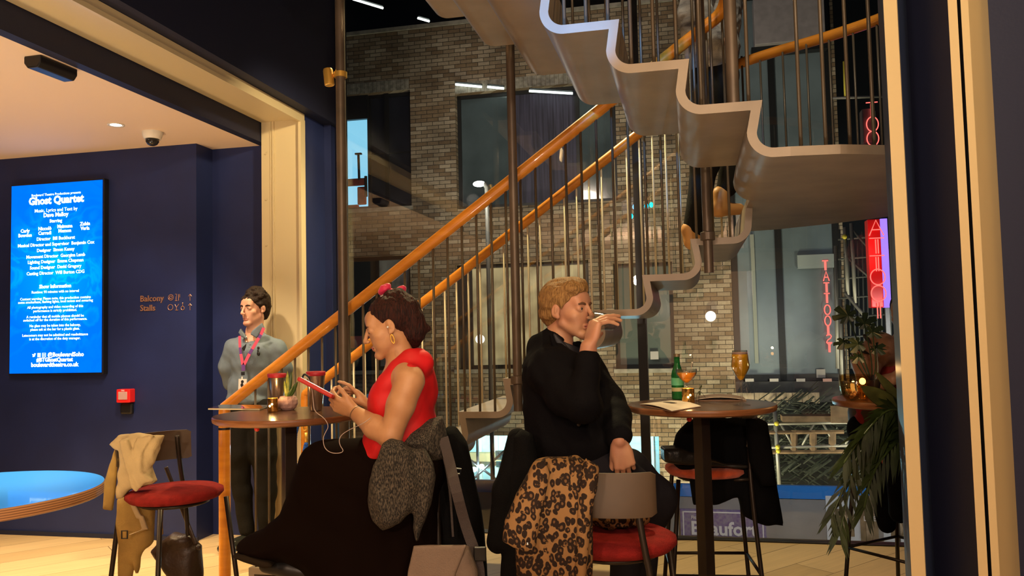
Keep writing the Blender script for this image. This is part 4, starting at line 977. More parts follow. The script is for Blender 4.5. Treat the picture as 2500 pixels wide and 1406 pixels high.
# ================================================================ furniture
WALN = mat('walnut_top', (.10, .045, .022), .22, col2=(.06, .028, .014), vscale=5, stretch=(1, 10, 1))
EDGE = mat('walnut_edge', (.24, .095, .035), .35, col2=(.15, .055, .02), vscale=4, stretch=(3, 3, 30))
REDF = mat('red_wool', (.21, .012, .010), .9, bump=.5, bscale=260, spec=.2, var=.15, vscale=30)
ORGF = mat('orange_wool', (.62, .09, .025), .85, bump=.5, bscale=260, sheen=.3, var=.15, vscale=30)
BACKW = mat('brown_backrest', (.065, .040, .022), .6, var=.15, vscale=4)
LEGM = mat('stool_leg', (.035, .026, .02), .4, .6)
def make_stool(red, leg=LEGM):
    e = empty('bar_stool', (0, 0, 0), 'x', 'stool')
    prof = [(.0001, .700), (.16, .700), (.19, .705), (.207, .722), (.205, .738), (.18, .75), (.10, .756), (.0001, .757)]
    MB().lathe(prof, (0, 0, 0), 40, M=Matrix.Diagonal((1, .96, 1, 1))).build('seat', red, e, smooth=True)
    m = MB(); m.tube([(.14*math.cos(t*math.pi/12), .135*math.sin(t*math.pi/12), .690) for t in range(24)], .009, 8, closed=True); m.build('seat_frame', leg, e, smooth=True)
    fl = [(-.155, .15), (.155, .15)]; ff = [(-.215, .215), (.215, .215)]
    for (x, y), (u, v) in zip(fl, ff): MB().tube([(x, y, .70), (u, v, .0)], .0105, 10).build('leg', leg, e, smooth=True)
    for s in (-1, 1):
        MB().tube(smooth_path([(s*.215, -.225, 0), (s*.165, -.180, .62), (s*.130, -.180, .80), (s*.118, -.187, .955)], 2), .0105, 10).build('leg', leg, e, smooth=True)
        MB().tube([(s*.150, -.180, .70), (s*.12, -.08, .69)], .009, 8).build('bracket', leg, e, smooth=True)
    # ring of foot bars
    def at(i, z): 
        p = [((-.155, .15, .70), (-.215, .215, 0)), ((.155, .15, .70), (.215, .215, 0)), ((.180, -.185, .62), (.215, -.225, 0)), ((-.180, -.185, .62), (-.215, -.225, 0))][i]
        t = (p[0][2]-z)/p[0][2]; return Vector((p[0][0]+(p[1][0]-p[0][0])*t, p[0][1]+(p[1][1]-p[0][1])*t, z))
    for i in range(4): MB().tube([at(i, .27), at((i+1) % 4, .27)], .008, 8).build('foot_bar', leg, e, smooth=True)
    # curved backrest board
    m = MB(); n = 18; vs = []
    rows = [(.845, .0), (.858, .004), (.965, .010), (.978, .006)]
    for off in (0, .012):
        for (z, d) in rows:
            for i in range(n+1):
                t = -1+2*i/n; x = .178*math.sin(t*1.05)/math.sin(1.05); y = -.225+.065*(1-math.cos(t*1.05))/(1-math.cos(1.05))-d-off
                zz = z
                if abs(t) > .93: zz = .845+(z-.845)*.86+.009
                vs.append((x, y, zz))
    r_ = len(rows); fs = []
    for o in range(2):
        for j in range(r_-1):
            for i in range(n):
                q = (o*r_+j)*(n+1)+i; f = (q, q+1, q+n+2, q+n+1); fs.append(f if o == 0 else f[::-1])
    K = r_*(n+1)
    for i in range(n): fs.append((i, K+i, K+i+1, i+1)); q = (r_-1)*(n+1)+i; fs.append((q, q+1, K+q+1, K+q))
    for j in range(r_-1): q = j*(n+1); fs.append((q, q+n+1, K+q+n+1, K+q)); q += n; fs.append((q, K+q, K+q+n+1, q+n+1))
    m.add(vs, fs).build('backrest', BACKW, e, smooth=True, auto=50)
    return e
st_red = make_stool(REDF); st_org = make_stool(ORGF)
def place(src, first, x, y, rz, label):
    o = src if first else copy_tree(src)
    o.location = (x, y, 0); o.rotation_euler = (0, 0, R(rz)); o['label'] = label; o['group'] = 'round seated bar stools'; return o
def XY(px, Y, py=1200): p = P(px, py, Y); return p.x, p.y
sL = place(st_red, True, *XY(428, 3.62), -127, 'red topped bar stool with a beige trench coat over its backrest')
sM = place(st_red, False, *XY(1494, 2.66, 1280), -20, 'red topped bar stool in front with brown backrest, leopard coat beside it')
sW = place(st_red, False, *XY(962, 3.24), 92, 'bar stool under the woman in red, mostly hidden by her skirt')
sG = place(st_red, False, *XY(1395, 3.26), -92, 'bar stool under the man in the black jacket, mostly hidden')
sR = place(st_org, True, *XY(1727, 3.95), 84, 'orange topped bar stool holding a black coat behind the right table')
sP = place(st_org, False, *XY(2210, 4.12), -60, 'bar stool half hidden behind the cream post at the far right')

def bar_table(x, y, lab, z=1.085, r=.307, leg=.05):
    e = empty('bar_table', (x, y, 0), lab, 'table', 'round bar tables')
    prof = [(.0001, z-.028), (r-.012, z-.028), (r-.002, z-.022), (r, z-.012), (r, z-.004), (r-.003, z)]
    m = MB(); m.lathe(prof, (x, y, 0), 64); m.build('edge_band', EDGE, e, smooth=True, auto=40)
    MB().lathe([(r-.003, z), (r-.02, z+.0005), (.0001, z+.0005)], (x, y, 0), 64).build('tabletop', WALN, e)
    MB().lathe([(.0001, z-.045), (.10, z-.045), (.15, z-.03), (.15, z-.028)], (x, y, 0), 32).build('mounting_plate', mat('mount_cream', (.5, .42, .3), .5), e, smooth=True, auto=30)
    MB().cbox((x, y, (z-.04)/2+.01), leg, leg, z-.05, Matrix.Rotation(R(32), 4, 'Z')).build('pedestal', mat('pedestal_bronze', (.03, .02, .014), .4, .4), e, bevel=.002)
    MB().lathe([(.0001, 0), (.22, 0), (.22, .008), (.19, .012), (.0001, .012)], (x, y, 0), 48).build('base', BLACK, e, smooth=True, auto=30)
    MB().ball((x-.085, y-.16, z-.045), .011, 12).build('hook_knob', mat('red_knob', (.6, .03, .02), .4), e, smooth=True)
    return e
TZ = 1.0857
tL = PZ(704, 1010, 1.075); tR = PZ(1712, 989, 1.075)
print('tables', tL, tR)
TLc = (P(706, 1010, 3.42).x, 3.42); TRc = (P(1711, 989, 3.42).x, 3.42)
bar_table(*TLc, 'dark wood bar table in front of the woman, with cups and a potted plant')
bar_table(*TRc, 'dark wood bar table with cocktails and a green bottle beside the man')
q = XY(2215, 3.45, 960); bar_table(q[0], q[1], 'third bar table carrying a candle bowl, cut off by the cream post', 1.085, .30)
# large low table on the left, blue screen reflection put into its top colour
PLY = bpy.data.materials.new('plywood_edge'); PLY.use_nodes = True
_N = PLY.node_tree.nodes; _L = PLY.node_tree.links; _w = _N.new('ShaderNodeTexWave'); _w.bands_direction = 'Z'; _w.inputs['Scale'].default_value = 32; _w.inputs['Distortion'].default_value = .4
_tc = _N.new('ShaderNodeTexCoord'); _L.new(_tc.outputs['Object'], _w.inputs[0]); _mx = _N.new('ShaderNodeMix'); _mx.data_type = 'RGBA'; _mx.inputs[6].default_value = (.13, .05, .02, 1); _mx.inputs[7].default_value = (.34, .16, .07, 1)
_L.new(_w.outputs[0], _mx.inputs[0]); _L.new(_mx.outputs[2], _N['Principled BSDF'].inputs['Base Color']); _N['Principled BSDF'].inputs['Roughness'].default_value = .45
bx, by, brd, bz = -2.44, 3.60, .56, .755
e = empty('cafe_table', (bx, by, 0), 'large low round table with plywood edge, blue screen reflection coloured into its top', 'table')
MB().lathe([(.0001, bz-.052), (brd-.01, bz-.052), (brd, bz-.046), (brd, bz-.006), (brd-.004, bz)], (bx, by, 0), 96).build('plywood_edge', PLY, e, smooth=True, auto=40)
MB().lathe([(brd-.004, bz), (brd-.02, bz+.0006), (.0001, bz+.0006)], (bx, by, 0), 96).build('tabletop', mat('blue_reflection_top', (.03, .24, .85), .3, coat=.4), e)
MB().lathe([(.0001, 0), (.28, 0), (.28, .01), (.04, .03), (.035, bz-.05), (.0001, bz-.05)], (bx, by, 0), 40).build('pedestal', BLACK, e, smooth=True, auto=30)

# ================================================================ things on the tables
def onT(px, py, z=TZ+.0008): return PZ(px, py, z)
GLS = mat_pane('drinking_glass', (.90, .92, .92), .05, 1.5, 3.0)
def cupglass(name, lab, cat, c, prof_out, prof_liq, liqm, cup_name='glass'):
    e = empty(name, c, lab, cat)
    zb = [z for r, z in prof_out if r < .0065][-1]; pi = [(max(r-.0012, .0001), z) for r, z in prof_out[::-1] if z > zb]
    MB().lathe(prof_out+pi+[(.0001, pi[-1][1]-.001)], c, 40).build(cup_name, GLS, e, smooth=True)
    MB().lathe(prof_liq, c, 36).build('drink', liqm, e, smooth=True, auto=40)
    return e
# flute of orange drink
c = onT(1811, 988); s = .001
fl_ = [(.0001, 0), (.034, 0), (.034, .0015), (.012, .006), (.0042, .014), (.0036, .085), (.006, .098), (.020, .118), (.036, .150), (.037, .162), (.030, .222)]
OJ = mat('orange_juice', (.85, .42, .01), .3, emit=(.8, .35, .0), es=.0, trans=.15)
cupglass('wine_glass', 'tall stemmed glass of golden orange drink at the table edge', 'glass', c, fl_, [(.0001, .100), (.008, .102), (.019, .119), (.0345, .150), (.0355, .162), (.0308, .206), (.0001, .206)], OJ, 'stem_glass')
MB().lathe([(.0305, .206), (.0300, .214), (.0001, .214)], c, 30).build('foam', mat('pink_foam', (.50, .30, .25), .7), bpy.data.objects['wine_glass'])
# coupe cocktail
c = onT(1678, 979); co = [(.0001, 0), (.032, 0), (.032, .0015), (.010, .005), (.0035, .012), (.0032, .068), (.006, .078), (.030, .098), (.044, .118), (.047, .140)]
cupglass('coupe_glass', 'shallow coupe glass of glowing orange cocktail behind the candle', 'glass', c, co, [(.0001, .080), (.008, .081), (.029, .100), (.041, .118), (.0415, .124), (.0001, .124)], mat('cocktail', (.95, .33, .03), .2, trans=.25), 'stem_glass')
MB().tube([c+Vector((.012, 0, .10)), c+Vector((.028, .0, .165))], .0012, 6).build('cocktail_pick', mat('pick', (.4, .3, .25), .4), bpy.data.objects['coupe_glass'])
MB().ball(c+Vector((.028, 0, .167)), .004, 10).build('pick_bead', WHITEP, bpy.data.objects['coupe_glass'])
# bottle
c = onT(1658, 975)+Vector((0, .02, 0)); bt = empty('glass_bottle', c, 'green glass bottle standing behind the coupe on the right table', 'bottle')
GRB = mat('green_glass', (.02, .22, .05), .06, trans=.55, ior=1.45)
MB().lathe([(.0001, 0), (.026, 0), (.0275, .004), (.0275, .108), (.023, .128), (.0135, .155), (.0125, .192)], c, 32).build('body', GRB, bt, smooth=True)
MB().lathe([(.0278, .035), (.0280, .036), (.0280, .052), (.0278, .053)], c, 32, closed=True).build('label_band', mat('bottle_label', (.45, .42, .22), .6), bt, smooth=True)
MB().lathe([(.0278, .062), (.0280, .063), (.0280, .095), (.0278, .096)], c, 32, closed=True).build('green_label', mat('bottle_green_label', (.12, .5, .28), .5), bt, smooth=True)
MB().lathe([(.0128, .190), (.0140, .190), (.0140, .203), (.0001, .203)], c, 24).build('cap', mat('bottle_cap', (.25, .20, .12), .4, .5), bt, smooth=True, auto=30)
# candles in metallic glass
GOLDG = mat('gold_mercury_glass', (.60, .33, .08), .16, .85, var=.5, vscale=60)
def candle(c, lab, h=.064, r=.026):
    e = empty('candle_holder', c, lab, 'candle', 'gold glass candle holders')
    MB().lathe([(.0001, 0), (r*.92, 0), (r, .004), (r, h), (r-.0025, h), (r-.0025, .008), (.0001, .008)], c, 32).build('glass_cup', GOLDG, e, smooth=True, auto=40)
    MB().lathe([(.0001, .008), (r-.005, .008), (r-.005, h*.55), (.0001, h*.55)], c, 24).build('wax', mat('wax', (.9, .75, .5), .5, emit=(1, .55, .15), es=1.2), e)
    MB().lathe([(.0001, h*.55), (.0028, h*.62), (.0034, h*.72), (.0022, h*.85), (.0001, h*.98)], c, 14).build('flame', mat_emit('flame', (1, .72, .25), 26), e, smooth=True)
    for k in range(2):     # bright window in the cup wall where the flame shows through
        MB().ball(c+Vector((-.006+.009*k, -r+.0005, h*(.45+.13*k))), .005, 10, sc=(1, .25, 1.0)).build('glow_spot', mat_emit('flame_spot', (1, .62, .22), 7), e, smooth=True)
    lamp('candle_light', 'POINT', c+Vector((0, 0, h+.012)), .35, (1, .6, .22), size=.008)
    return e
candle(onT(1681, 985), 'gold candle holder with a flame by the green bottle'); candle(onT(666, 1005), 'small gold candle holder with a flame beside the plant pot', .058, .0225)
# booklets
PAPER = mat('paper', (.62, .54, .46), .6); PAPD = mat('print_dark', (.03, .022, .02), .5)
def booklet(pts, lab, lift, cover=PAPD, name='booklet'):
    """pts: four table points, fold on the 0-1 side; upper page lifts in an arch"""
    p = [Vector(x) for x in pts]; c = sum(p, Vector())/4; e = empty(name, (c.x, c.y, TZ), lab, 'booklet')
    n = 12
    def sheet(z, arch, nm, m):
        mb = MB(); vs = []
        for i in range(n+1):
            t = i/n; a = p[0].lerp(p[1], t); b = p[3].lerp(p[2], t)
            h = arch*math.sin(math.pi*min(1, t*1.0))
            for q in (a, b): vs.append(Vector((q.x, q.y, TZ+z+h)))
        k = len(vs); vs += [v+Vector((0, 0, .0012)) for v in vs]
        fs = []
        for i in range(n): a = 2*i; fs += [(a, a+1, a+3, a+2), (k+a, k+a+2, k+a+3, k+a+1), (a, a+2, k+a+2, k+a), (a+1, k+a+1, k+a+3, a+3)]
        fs += [(0, k, k+1, 1), (2*n, 2*n+1, k+2*n+1, k+2*n)]
        return mb.add(vs, fs).build(nm, m, e)
    sheet(.0005, 0, 'back_page', mat('paper_pink', (.42, .26, .18), .6)); sheet(.003, lift, 'front_page', PAPER)
    return e, p
e, p = booklet([onT(1562, 988), onT(1640, 1005), onT(1712, 993), onT(1640, 979)], 'open white programme booklet at the front of the right table', .007)
mb = MB(); n = 10; pp_ = [p[0].lerp(p[2], t)+Vector((0, 0, 0)) for t in (.3, .38, .46, .55, .63)]
for t, w_ in ((.30, .006), (.36, .012), (.42, .015), (.48, .012), (.54, .005)):
    a = p[0].lerp(p[1], t); b = p[3].lerp(p[2], t); cc = a.lerp(b, .55); mb.ball((cc.x, cc.y, TZ+.0055+.007*math.sin(math.pi*t)), .017, 10, sc=(.9, w_*35, .08))
mb.build('printed_figure', PAPD, e, smooth=True)
booklet([onT(1694, 978), onT(1822, 978), onT(1815, 970), onT(1700, 969)], 'second booklet lying open behind the tall glass', .012, name='booklet')
# leaflet on left table (dark glossy magazine hanging over the edge)
a, b, c, d = onT(508, 1000), onT(634, 1001), onT(656, 992), onT(540, 991)
e = empty('magazine', ((a.x+c.x)/2, (a.y+c.y)/2, TZ), 'thin glossy magazine projecting over the left edge of the table', 'magazine')
mb = MB(); vs = [Vector((q.x, q.y, TZ+.0006)) for q in (a, b, c, d)]; vs += [v+Vector((0, 0, .006)) for v in vs]
mb.add(vs, [(3, 2, 1, 0), (4, 5, 6, 7), (0, 1, 5, 4), (1, 2, 6, 5), (2, 3, 7, 6), (3, 0, 4, 7)]).build('pages', mat('magazine_pages', (.50, .42, .28), .5), e)
mb = MB(); vs = [v+Vector((0, 0, .0062)) for v in vs[:4]]; vs += [v+Vector((0, 0, .0008)) for v in vs]
mb.add(vs, [(3, 2, 1, 0), (4, 5, 6, 7), (0, 1, 5, 4), (1, 2, 6, 5), (2, 3, 7, 6), (3, 0, 4, 7)]).build('cover', mat('magazine_cover', (.05, .06, .09), .12, coat=1.0, col2=(.16, .05, .03), vscale=6), e)
# steel cups with red rims
CUPM = mat('cup_steel', (.45, .36, .30), .22, .9); RIMR = mat('cup_rim', (.42, .02, .035), .45)
def steel_cup(px, Y, y_top, lab):
    p = P(px, y_top, Y); h = p.z-TZ; c = Vector((p.x, p.y, TZ+.001))
    e = empty('steel_cup', c, lab, 'cup', 'steel cups with red rims')
    r1 = .039; r0 = .026
    MB().lathe([(.0001, 0), (r0-.002, 0), (r0, .003), (r1, h-.018), (r1-.002, h-.018), (r0-.003, .006), (.0001, .006)], c, 36).build('body', CUPM, e, smooth=True, auto=40)
    MB().lathe([(r1-.001, h-.020), (r1+.002, h-.016), (r1+.003, h-.002), (r1, h), (r1-.004, h-.002), (r1-.003, h-.02)], c, 36, closed=True).build('rim', RIMR, e, smooth=True)
    MB().lathe([(r1-.003, h-.03), (.0001, h-.03)], c, 30).build('drink', mat('tea', (.06, .03, .02), .1), e)
steel_cup(676, 3.67, 912, 'steel cup with a red rim standing behind the pink plant pot')
steel_cup(771, 3.50, 907, 'steel cup with a red rim near the red tablet')
# succulent in pink geometric pot
c = onT(703, 1000); e = empty('potted_succulent', c, 'small green succulent in a faceted pink pot on the left table', 'plant')
mb = MB(); n = 14; prof = [(.026, 0), (.037, .010), (.043, .026), (.042, .042), (.034, .056), (.027, .060), (.024, .058), (.024, .045), (.0001, .045)]
m0 = MB().lathe(prof, c, n); 
for i, v in enumerate(m0.v):
    if i < 5*n: k = i % n; m0.v[i] = c+(v-c)*(1+.035*((k+i//n) % 2))
m0.build('pot', mat('pink_pot', (.42, .25, .22), .6, bump=.2, bscale=60), e)
LEAF = mat('succulent_leaf', (.10, .16, .02), .4, col2=(.38, .36, .05), vscale=35); LEAFD = mat('succulent_dark', (.035, .07, .018), .4)
def leaf_mb(mb, base, tip, w, thick=.25, up=None):
    d = tip-base; L_ = d.length; d.normalize(); s = d.cross(Vector((0, 1, .3))).normalized(); nn = s.cross(d); n = 9; m = 10; vs = []
    for i in range(n):
        t = i/(n-1); r = w*math.sin(math.pi*min(1, .12+t*.88))**.8*(1 if t < .98 else .2)
        for k in range(m): a = 2*math.pi*k/m; vs.append(base+d*L_*t+s*math.cos(a)*r+nn*math.sin(a)*r*thick)
    fs = [(i*m+k, i*m+(k+1) % m, (i+1)*m+(k+1) % m, (i+1)*m+k) for i in range(n-1) for k in range(m)]+[tuple(range(m))[::-1], tuple((n-1)*m+k for k in range(m))]
    mb.add(vs, fs)
top = c+Vector((0, 0, .05))
for (px, py, w_, m_) in ((712, 906, .012, LEAFD), (727, 931, .011, LEAFD), (702, 905, .010, LEAF), (694, 928, .008, LEAF), (699, 945, .008, LEAF), (707, 925, .009, LEAF), (716, 943, .007, LEAFD)):
    t_ = P(px, py, c.y-.005+random.uniform(-.015, .015)); mb = MB(); leaf_mb(mb, top+Vector((random.uniform(-.006, .006), 0, 0)), t_, w_, .35); mb.build('leaf', m_, e, smooth=True)
# sprig on the right table
c = onT(1706, 978); e = empty('twig_plant', c, 'tiny dark twig in a stand beside the right candle', 'plant')
mb = MB(); mb.tube(smooth_path([c, c+Vector((.002, 0, .03)), c+Vector((.012, 0, .052))], 2), .0012, 6); mb.tube(smooth_path([c+Vector((-.014, 0, .0)), c+Vector((-.006, 0, .035)), c+Vector((.008, 0, .045)), c+Vector((.03, 0, .012))], 2), .0009, 6); mb.build('stem', DKM, e)
mb = MB(); 
for dx, dz in ((.01, .055), (.004, .048), (.0, .03), (.003, .025)): leaf_mb(mb, c+Vector((dx, 0, dz)), c+Vector((dx+.006, 0, dz+.014)), .004)
mb.build('leaves', mat('twig_leaf', (.04, .05, .02), .5), e)

# ================================================================ candle bowl, plants at the right
c = Vector((*XY(2105, 3.78, 940), TZ+.001)); p0 = P(2092, 885, 3.78)
c = Vector((P(2092, 940, 3.42).x, 3.42, TZ+.001)); e = empty('candle_bowl', c, 'clear glass bowl with a burning candle glowing at the far right table', 'candle')
MB().lathe([(.0001, 0), (.045, 0), (.062, .02), (.070, .06), (.071, .105), (.069, .105), (.068, .06), (.060, .022), (.043, .003), (.0001, .003)], c, 36).build('bowl', mat_pane('bowl_glass', (.85, .72, .5), .05, 1.5, 2.0), e, smooth=True)
MB().lathe([(.0001, .004), (.016, .004), (.02, .05), (.022, .06), (.0001, .06)], c+Vector((.02, 0, 0)), 24).build('candle_cup', GOLDG, e, smooth=True, auto=40)
MB().ball(c+Vector((.02, -.01, .078)), .012, 14, sc=(1.1, 1, 1.2)).build('flame', MAT['flame_spot'], e, smooth=True)
mb = MB(); 
for k in range(14): a_ = random.uniform(0, 6.28); r_ = random.uniform(.01, .05); mb.ball(c+Vector((r_*math.cos(a_), r_*math.sin(a_), .012+random.uniform(0, .03))), random.uniform(.006, .012), 8)
mb.build('pebbles', mat('pebble', (.3, .18, .1), .6, var=.4, vscale=30), e)
lamp('bowl_light', 'POINT', c+Vector((.02, -.03, .13)), .9, (1, .55, .18), size=.01)
PALM = mat('palm_green', (.035, .055, .012), .45, var=.4, vscale=12); MON = mat('dark_leaf', (.02, .035, .018), .4)
def frond(mb, pts, w, nl=16, ll=.16):
    pts = smooth_path(pts, 2); n = len(pts); mb.tube(pts, .0035, 6)
    for i in range(nl):
        t = .15+.85*i/(nl-1); k = min(n-2, int(t*(n-1))); p = pts[k].lerp(pts[k+1], t*(n-1)-k); d = (pts[k+1]-pts[k]).normalized()
        for s in (-1, 1):
            sd = (d.cross(Vector((0, 1, 0)))*s*.7+d*.9+Vector((0, random.uniform(-.25, .25), -.25-.3*t))).normalized(); L_ = ll*(1-.45*t)*random.uniform(.85, 1.1)
            q1 = p+sd*L_*.5; q2 = p+sd*L_+Vector((0, 0, -.12*L_)); nn = Vector((sd.z, .3, -sd.x)).normalized()*w
            mb.add([p-nn*.4, p+nn*.4, q1+nn, q1-nn, q2, p+Vector((0, .002, 0)), q1+Vector((0, .003, 0))], [(0, 1, 2, 3), (3, 2, 4), (1, 0, 3, 2), (2, 3, 4)])
pt = empty('potted_palm', (*XY(2240, 2.88, 1300), 0), 'dark palm with drooping fronds growing from behind the cream post', 'plant')
px0 = Vector((*XY(2225, 2.88, 1150), .62))
MB().lathe([(.0001, 0), (.15, 0), (.18, .38), (.17, .38), (.15, .34), (.0001, .34)], (px0.x+.06, px0.y+.14, 0), 28).build('pot', mat('plant_pot', (.10, .06, .05), .6), pt, smooth=True, auto=40)
MB().tube([(px0.x+.06, px0.y+.14, .3), (px0.x+.02, px0.y, .65), (px0.x, px0.y, .8)], .02, 8).build('stem', mat('palm_stem', (.12, .09, .04), .8), pt, smooth=True)
for pth in ([(2222, 1060), (2180, 1035), (2110, 1075), (2030, 1260)], [(2222, 1060), (2165, 1050), (2090, 1120), (2050, 1300)], [(2225, 1055), (2190, 1010), (2120, 1040), (2060, 1130)], [(2222, 1060), (2185, 1080), (2130, 1150), (2110, 1240)], [(2225, 1040), (2200, 1000), (2160, 1000), (2110, 1060)]):
    mb = MB(); frond(mb, [P(x, y, 2.90-.05*i) for i, (x, y) in enumerate(pth)], .0065, 18, .15); mb.build('frond', PALM, pt)
# broad leaves
for pth, w_ in (([(2200, 1000), (2150, 955), (2100, 942)], .03), ([(2205, 985), (2170, 940), (2135, 905)], .016)):
    b0_ = P(*pth[0], 2.86); b1_ = P(*pth[2], 2.86); mb = MB(); leaf_mb(mb, b0_, b1_, w_, .08); mb.build('broad_leaf', mat('olive_leaf', (.06, .065, .014), .4, var=.4, vscale=20), pt, smooth=True)
mn = empty('monstera', (*XY(2150, 3.62, 950), TZ), 'dark large leaved houseplant standing on the table behind the candle bowl', 'plant')
cb = Vector((P(2125, 900, 3.62).x, 3.62, TZ+.001))
MB().lathe([(.0001, 0), (.03, 0), (.042, .07), (.038, .07), (.0001, .06)], cb, 24).build('pot', mat('dark_pot', (.03, .025, .022), .5), mn, smooth=True, auto=40)
for (x, y, w_, an) in ((2070, 770, .075, 150), (2110, 790, .07, 60), (2095, 840, .06, 200), (2130, 810, .06, 20), (2060, 835, .05, 230), (2140, 850, .05, -20), (2095, 870, .045, 250)):
    p = P(x, y, 3.6+random.uniform(-.1, .1)); mb = MB(); mb.tube(smooth_path([cb+Vector((0, 0, .05)), (cb+p)/2+Vector((.02, 0, -.02)), p], 2), .003, 6)
    n = 26; vs = [p]
    for k in range(n):
        a = 2*math.pi*k/n; r_ = w_*(.75+.25*math.cos(a-R(an)))*(1 if k % 4 else .5); vs.append(p+Vector((math.cos(a)*r_, math.sin(a*2)*.012, math.sin(a)*r_*.75)))
    vs += [v+Vector((0, .002, 0)) for v in vs]
    fs = [(0, 1+k, 1+(k+1) % n) for k in range(n)]+[(n+1, n+2+(k+1) % n, n+2+k) for k in range(n)]
    mb.add(vs, fs); mb.build('leaf', MON, mn)

# ================================================================ coats, bags, rope
def outline(pts, Y): return [(P(x, y, Y).x, P(x, y, Y).z) for x, y in pts]
def folds(amp, fx=14, fz=2.5, seed=0, lean=0.0):
    def f(Q):
        q = Q.copy(); q[..., 0] = (Q[..., 0]+lean*Q[..., 2])*fx; q[..., 1] = Q[..., 1]*fx; q[..., 2] = Q[..., 2]*fz
        return amp*(1.6*vnoise(q, 1.0, seed)+.7*vnoise(q, 2.3, seed+5))
    return f
U = (1, 0, 0); V = (0, 0, 1)
TRENCH = mat('trench_beige', (.36, .26, .13), .8, var=.12, vscale=10, bump=.2, bscale=150)
TRENCH2 = mat('trench_ochre', (.30, .185, .045), .8, var=.15, vscale=10, bump=.2, bscale=150)
S_ = SDF(); Y0 = 3.56
S_.poly(outline([(272, 1082), (290, 1063), (330, 1057), (399, 1063), (386, 1100), (372, 1135), (378, 1165), (384, 1178), (350, 1184), (318, 1196), (306, 1212), (290, 1216), (291, 1150), (294, 1100), (283, 1096)], Y0-.02), (0, Y0-.02, 0), U, V, .040, .030, .012)
S_.poly(outline([(290, 1074), (312, 1070), (324, 1110), (330, 1150), (350, 1184), (334, 1206), (318, 1190), (302, 1130)], Y0-.07), (0, Y0-.07, 0), U, V, .014, .010, .008)
S_.poly(outline([(330, 1062), (372, 1064), (350, 1110), (345, 1150), (375, 1174), (350, 1180), (332, 1150), (326, 1100)], Y0-.065), (0, Y0-.065, 0), U, V, .012, .010, .008)
S_.disp = folds(.009, 26, 8, 3, .6)
tc_ = empty('trench_coat', (P(330, 1200, Y0).x, Y0, .1), 'beige trench coat draped over the stool at the left', 'coat')
S_.build('coat_shoulders', TRENCH, tc_, h=.007)
S_ = SDF()
S_.poly(outline([(281, 1085), (270, 1125), (255, 1180), (252, 1243), (275, 1248), (284, 1200), (290, 1120)], Y0+.03), (0, Y0+.03, 0), U, V, .022, .018, .02)
S_.poly(outline([(286, 1215), (372, 1212), (376, 1240), (370, 1320), (345, 1360), (338, 1404), (325, 1375), (318, 1425), (290, 1425), (288, 1330), (281, 1280)], Y0+.02), (0, Y0+.02, 0), U, V, .030, .022, .02)
S_.poly(outline([(388, 1210), (400, 1212), (402, 1310), (392, 1310)], Y0+.05), (0, Y0+.05, 0), U, V, .015, .012, .01)
S_.disp = folds(.011, 22, 2.2, 9, .1); S_.build('coat_skirts', TRENCH2, tc_, h=.007)
S_ = SDF()
for k_, (a_, b_) in enumerate((((314, 1222), (338, 1260)), ((338, 1260), (352, 1288)), ((352, 1290), (310, 1302)))): S_.poly(outline([a_, (a_[0]+12, a_[1]-2), (b_[0]+10, b_[1]+4), (b_[0]-4, b_[1]+6)], Y0-.045), (0, Y0-.045, 0), U, V, .009, .006, .006)
S_.build('belt', TRENCH, tc_, h=.004)
a = P(304, 1305, Y0-.06); MB().tube([a+Vector((x, 0, z)) for x, z in ((-.012, -.016), (.012, -.016), (.012, .016), (-.012, .016))], .0035, 8, closed=True).build('buckle', BLACK, tc_)
# brown bag hanging from the left stool
BRL = mat('brown_leather', (.03, .016, .009), .42, bump=.2, bscale=80, var=.2)
S_ = SDF(); S_.poly(outline([(370, 1345), (388, 1325), (425, 1300), (470, 1320), (486, 1335), (492, 1420), (425, 1430), (400, 1380)], 3.90), (0, 3.90, 0), U, V, .06, .05, .03)
S_.ell(P(445, 1318, 3.88), (.055, .05, .03), k=.03); S_.disp = folds(.010, 12, 9, 4)
bg_ = empty('leather_bag', (P(440, 1400, 3.72).x, 3.72, .0), 'brown leather bag hanging beneath the stool at the left', 'bag')
S_.build('body', BRL, bg_, h=.007)
MB().tube(smooth_path([P(405, 1140, 3.90), P(430, 1205, 3.9), P(455, 1270, 3.87), P(478, 1330, 3.86)], 2), .010, 8, sq=.35).build('strap', BRL, bg_, smooth=True)
MB().ball(P(484, 1336, 3.86), .014, 12).build('ring', BRL, bg_, smooth=True)
# leopard coat
LEO = bpy.data.materials.new('leopard_fabric'); LEO.use_nodes = True
N = LEO.node_tree.nodes; L = LEO.node_tree.links; b = N['Principled BSDF']; tc = N.new('ShaderNodeTexCoord')
nz = N.new('ShaderNodeTexNoise'); nz.inputs['Scale'].default_value = 22; L.new(tc.outputs['Object'], nz.inputs[0])
sc_ = N.new('ShaderNodeVectorMath'); sc_.operation = 'SCALE'; sc_.inputs['Scale'].default_value = .022; L.new(nz.outputs['Color'], sc_.inputs[0])
av = N.new('ShaderNodeVectorMath'); av.operation = 'ADD'; L.new(tc.outputs['Object'], av.inputs[0]); L.new(sc_.outputs[0], av.inputs[1])
mp = N.new('ShaderNodeMapping'); mp.inputs['Scale'].default_value = (1.15, .7, .85); L.new(av.outputs[0], mp.inputs[0])
vo = N.new('ShaderNodeTexVoronoi'); vo.inputs["Scale"].default_value = 55; vo.inputs['Randomness'].default_value = .85; L.new(mp.outputs[0], vo.inputs['Vector'])
r1 = N.new('ShaderNodeValToRGB'); r1.color_ramp.interpolation = 'EASE'; E_ = r1.color_ramp.elements
E_[0].position = .0; E_[0].color = (.13, .065, .028, 1); E_[1].position = 1; E_[1].color = (.20, .105, .04, 1)
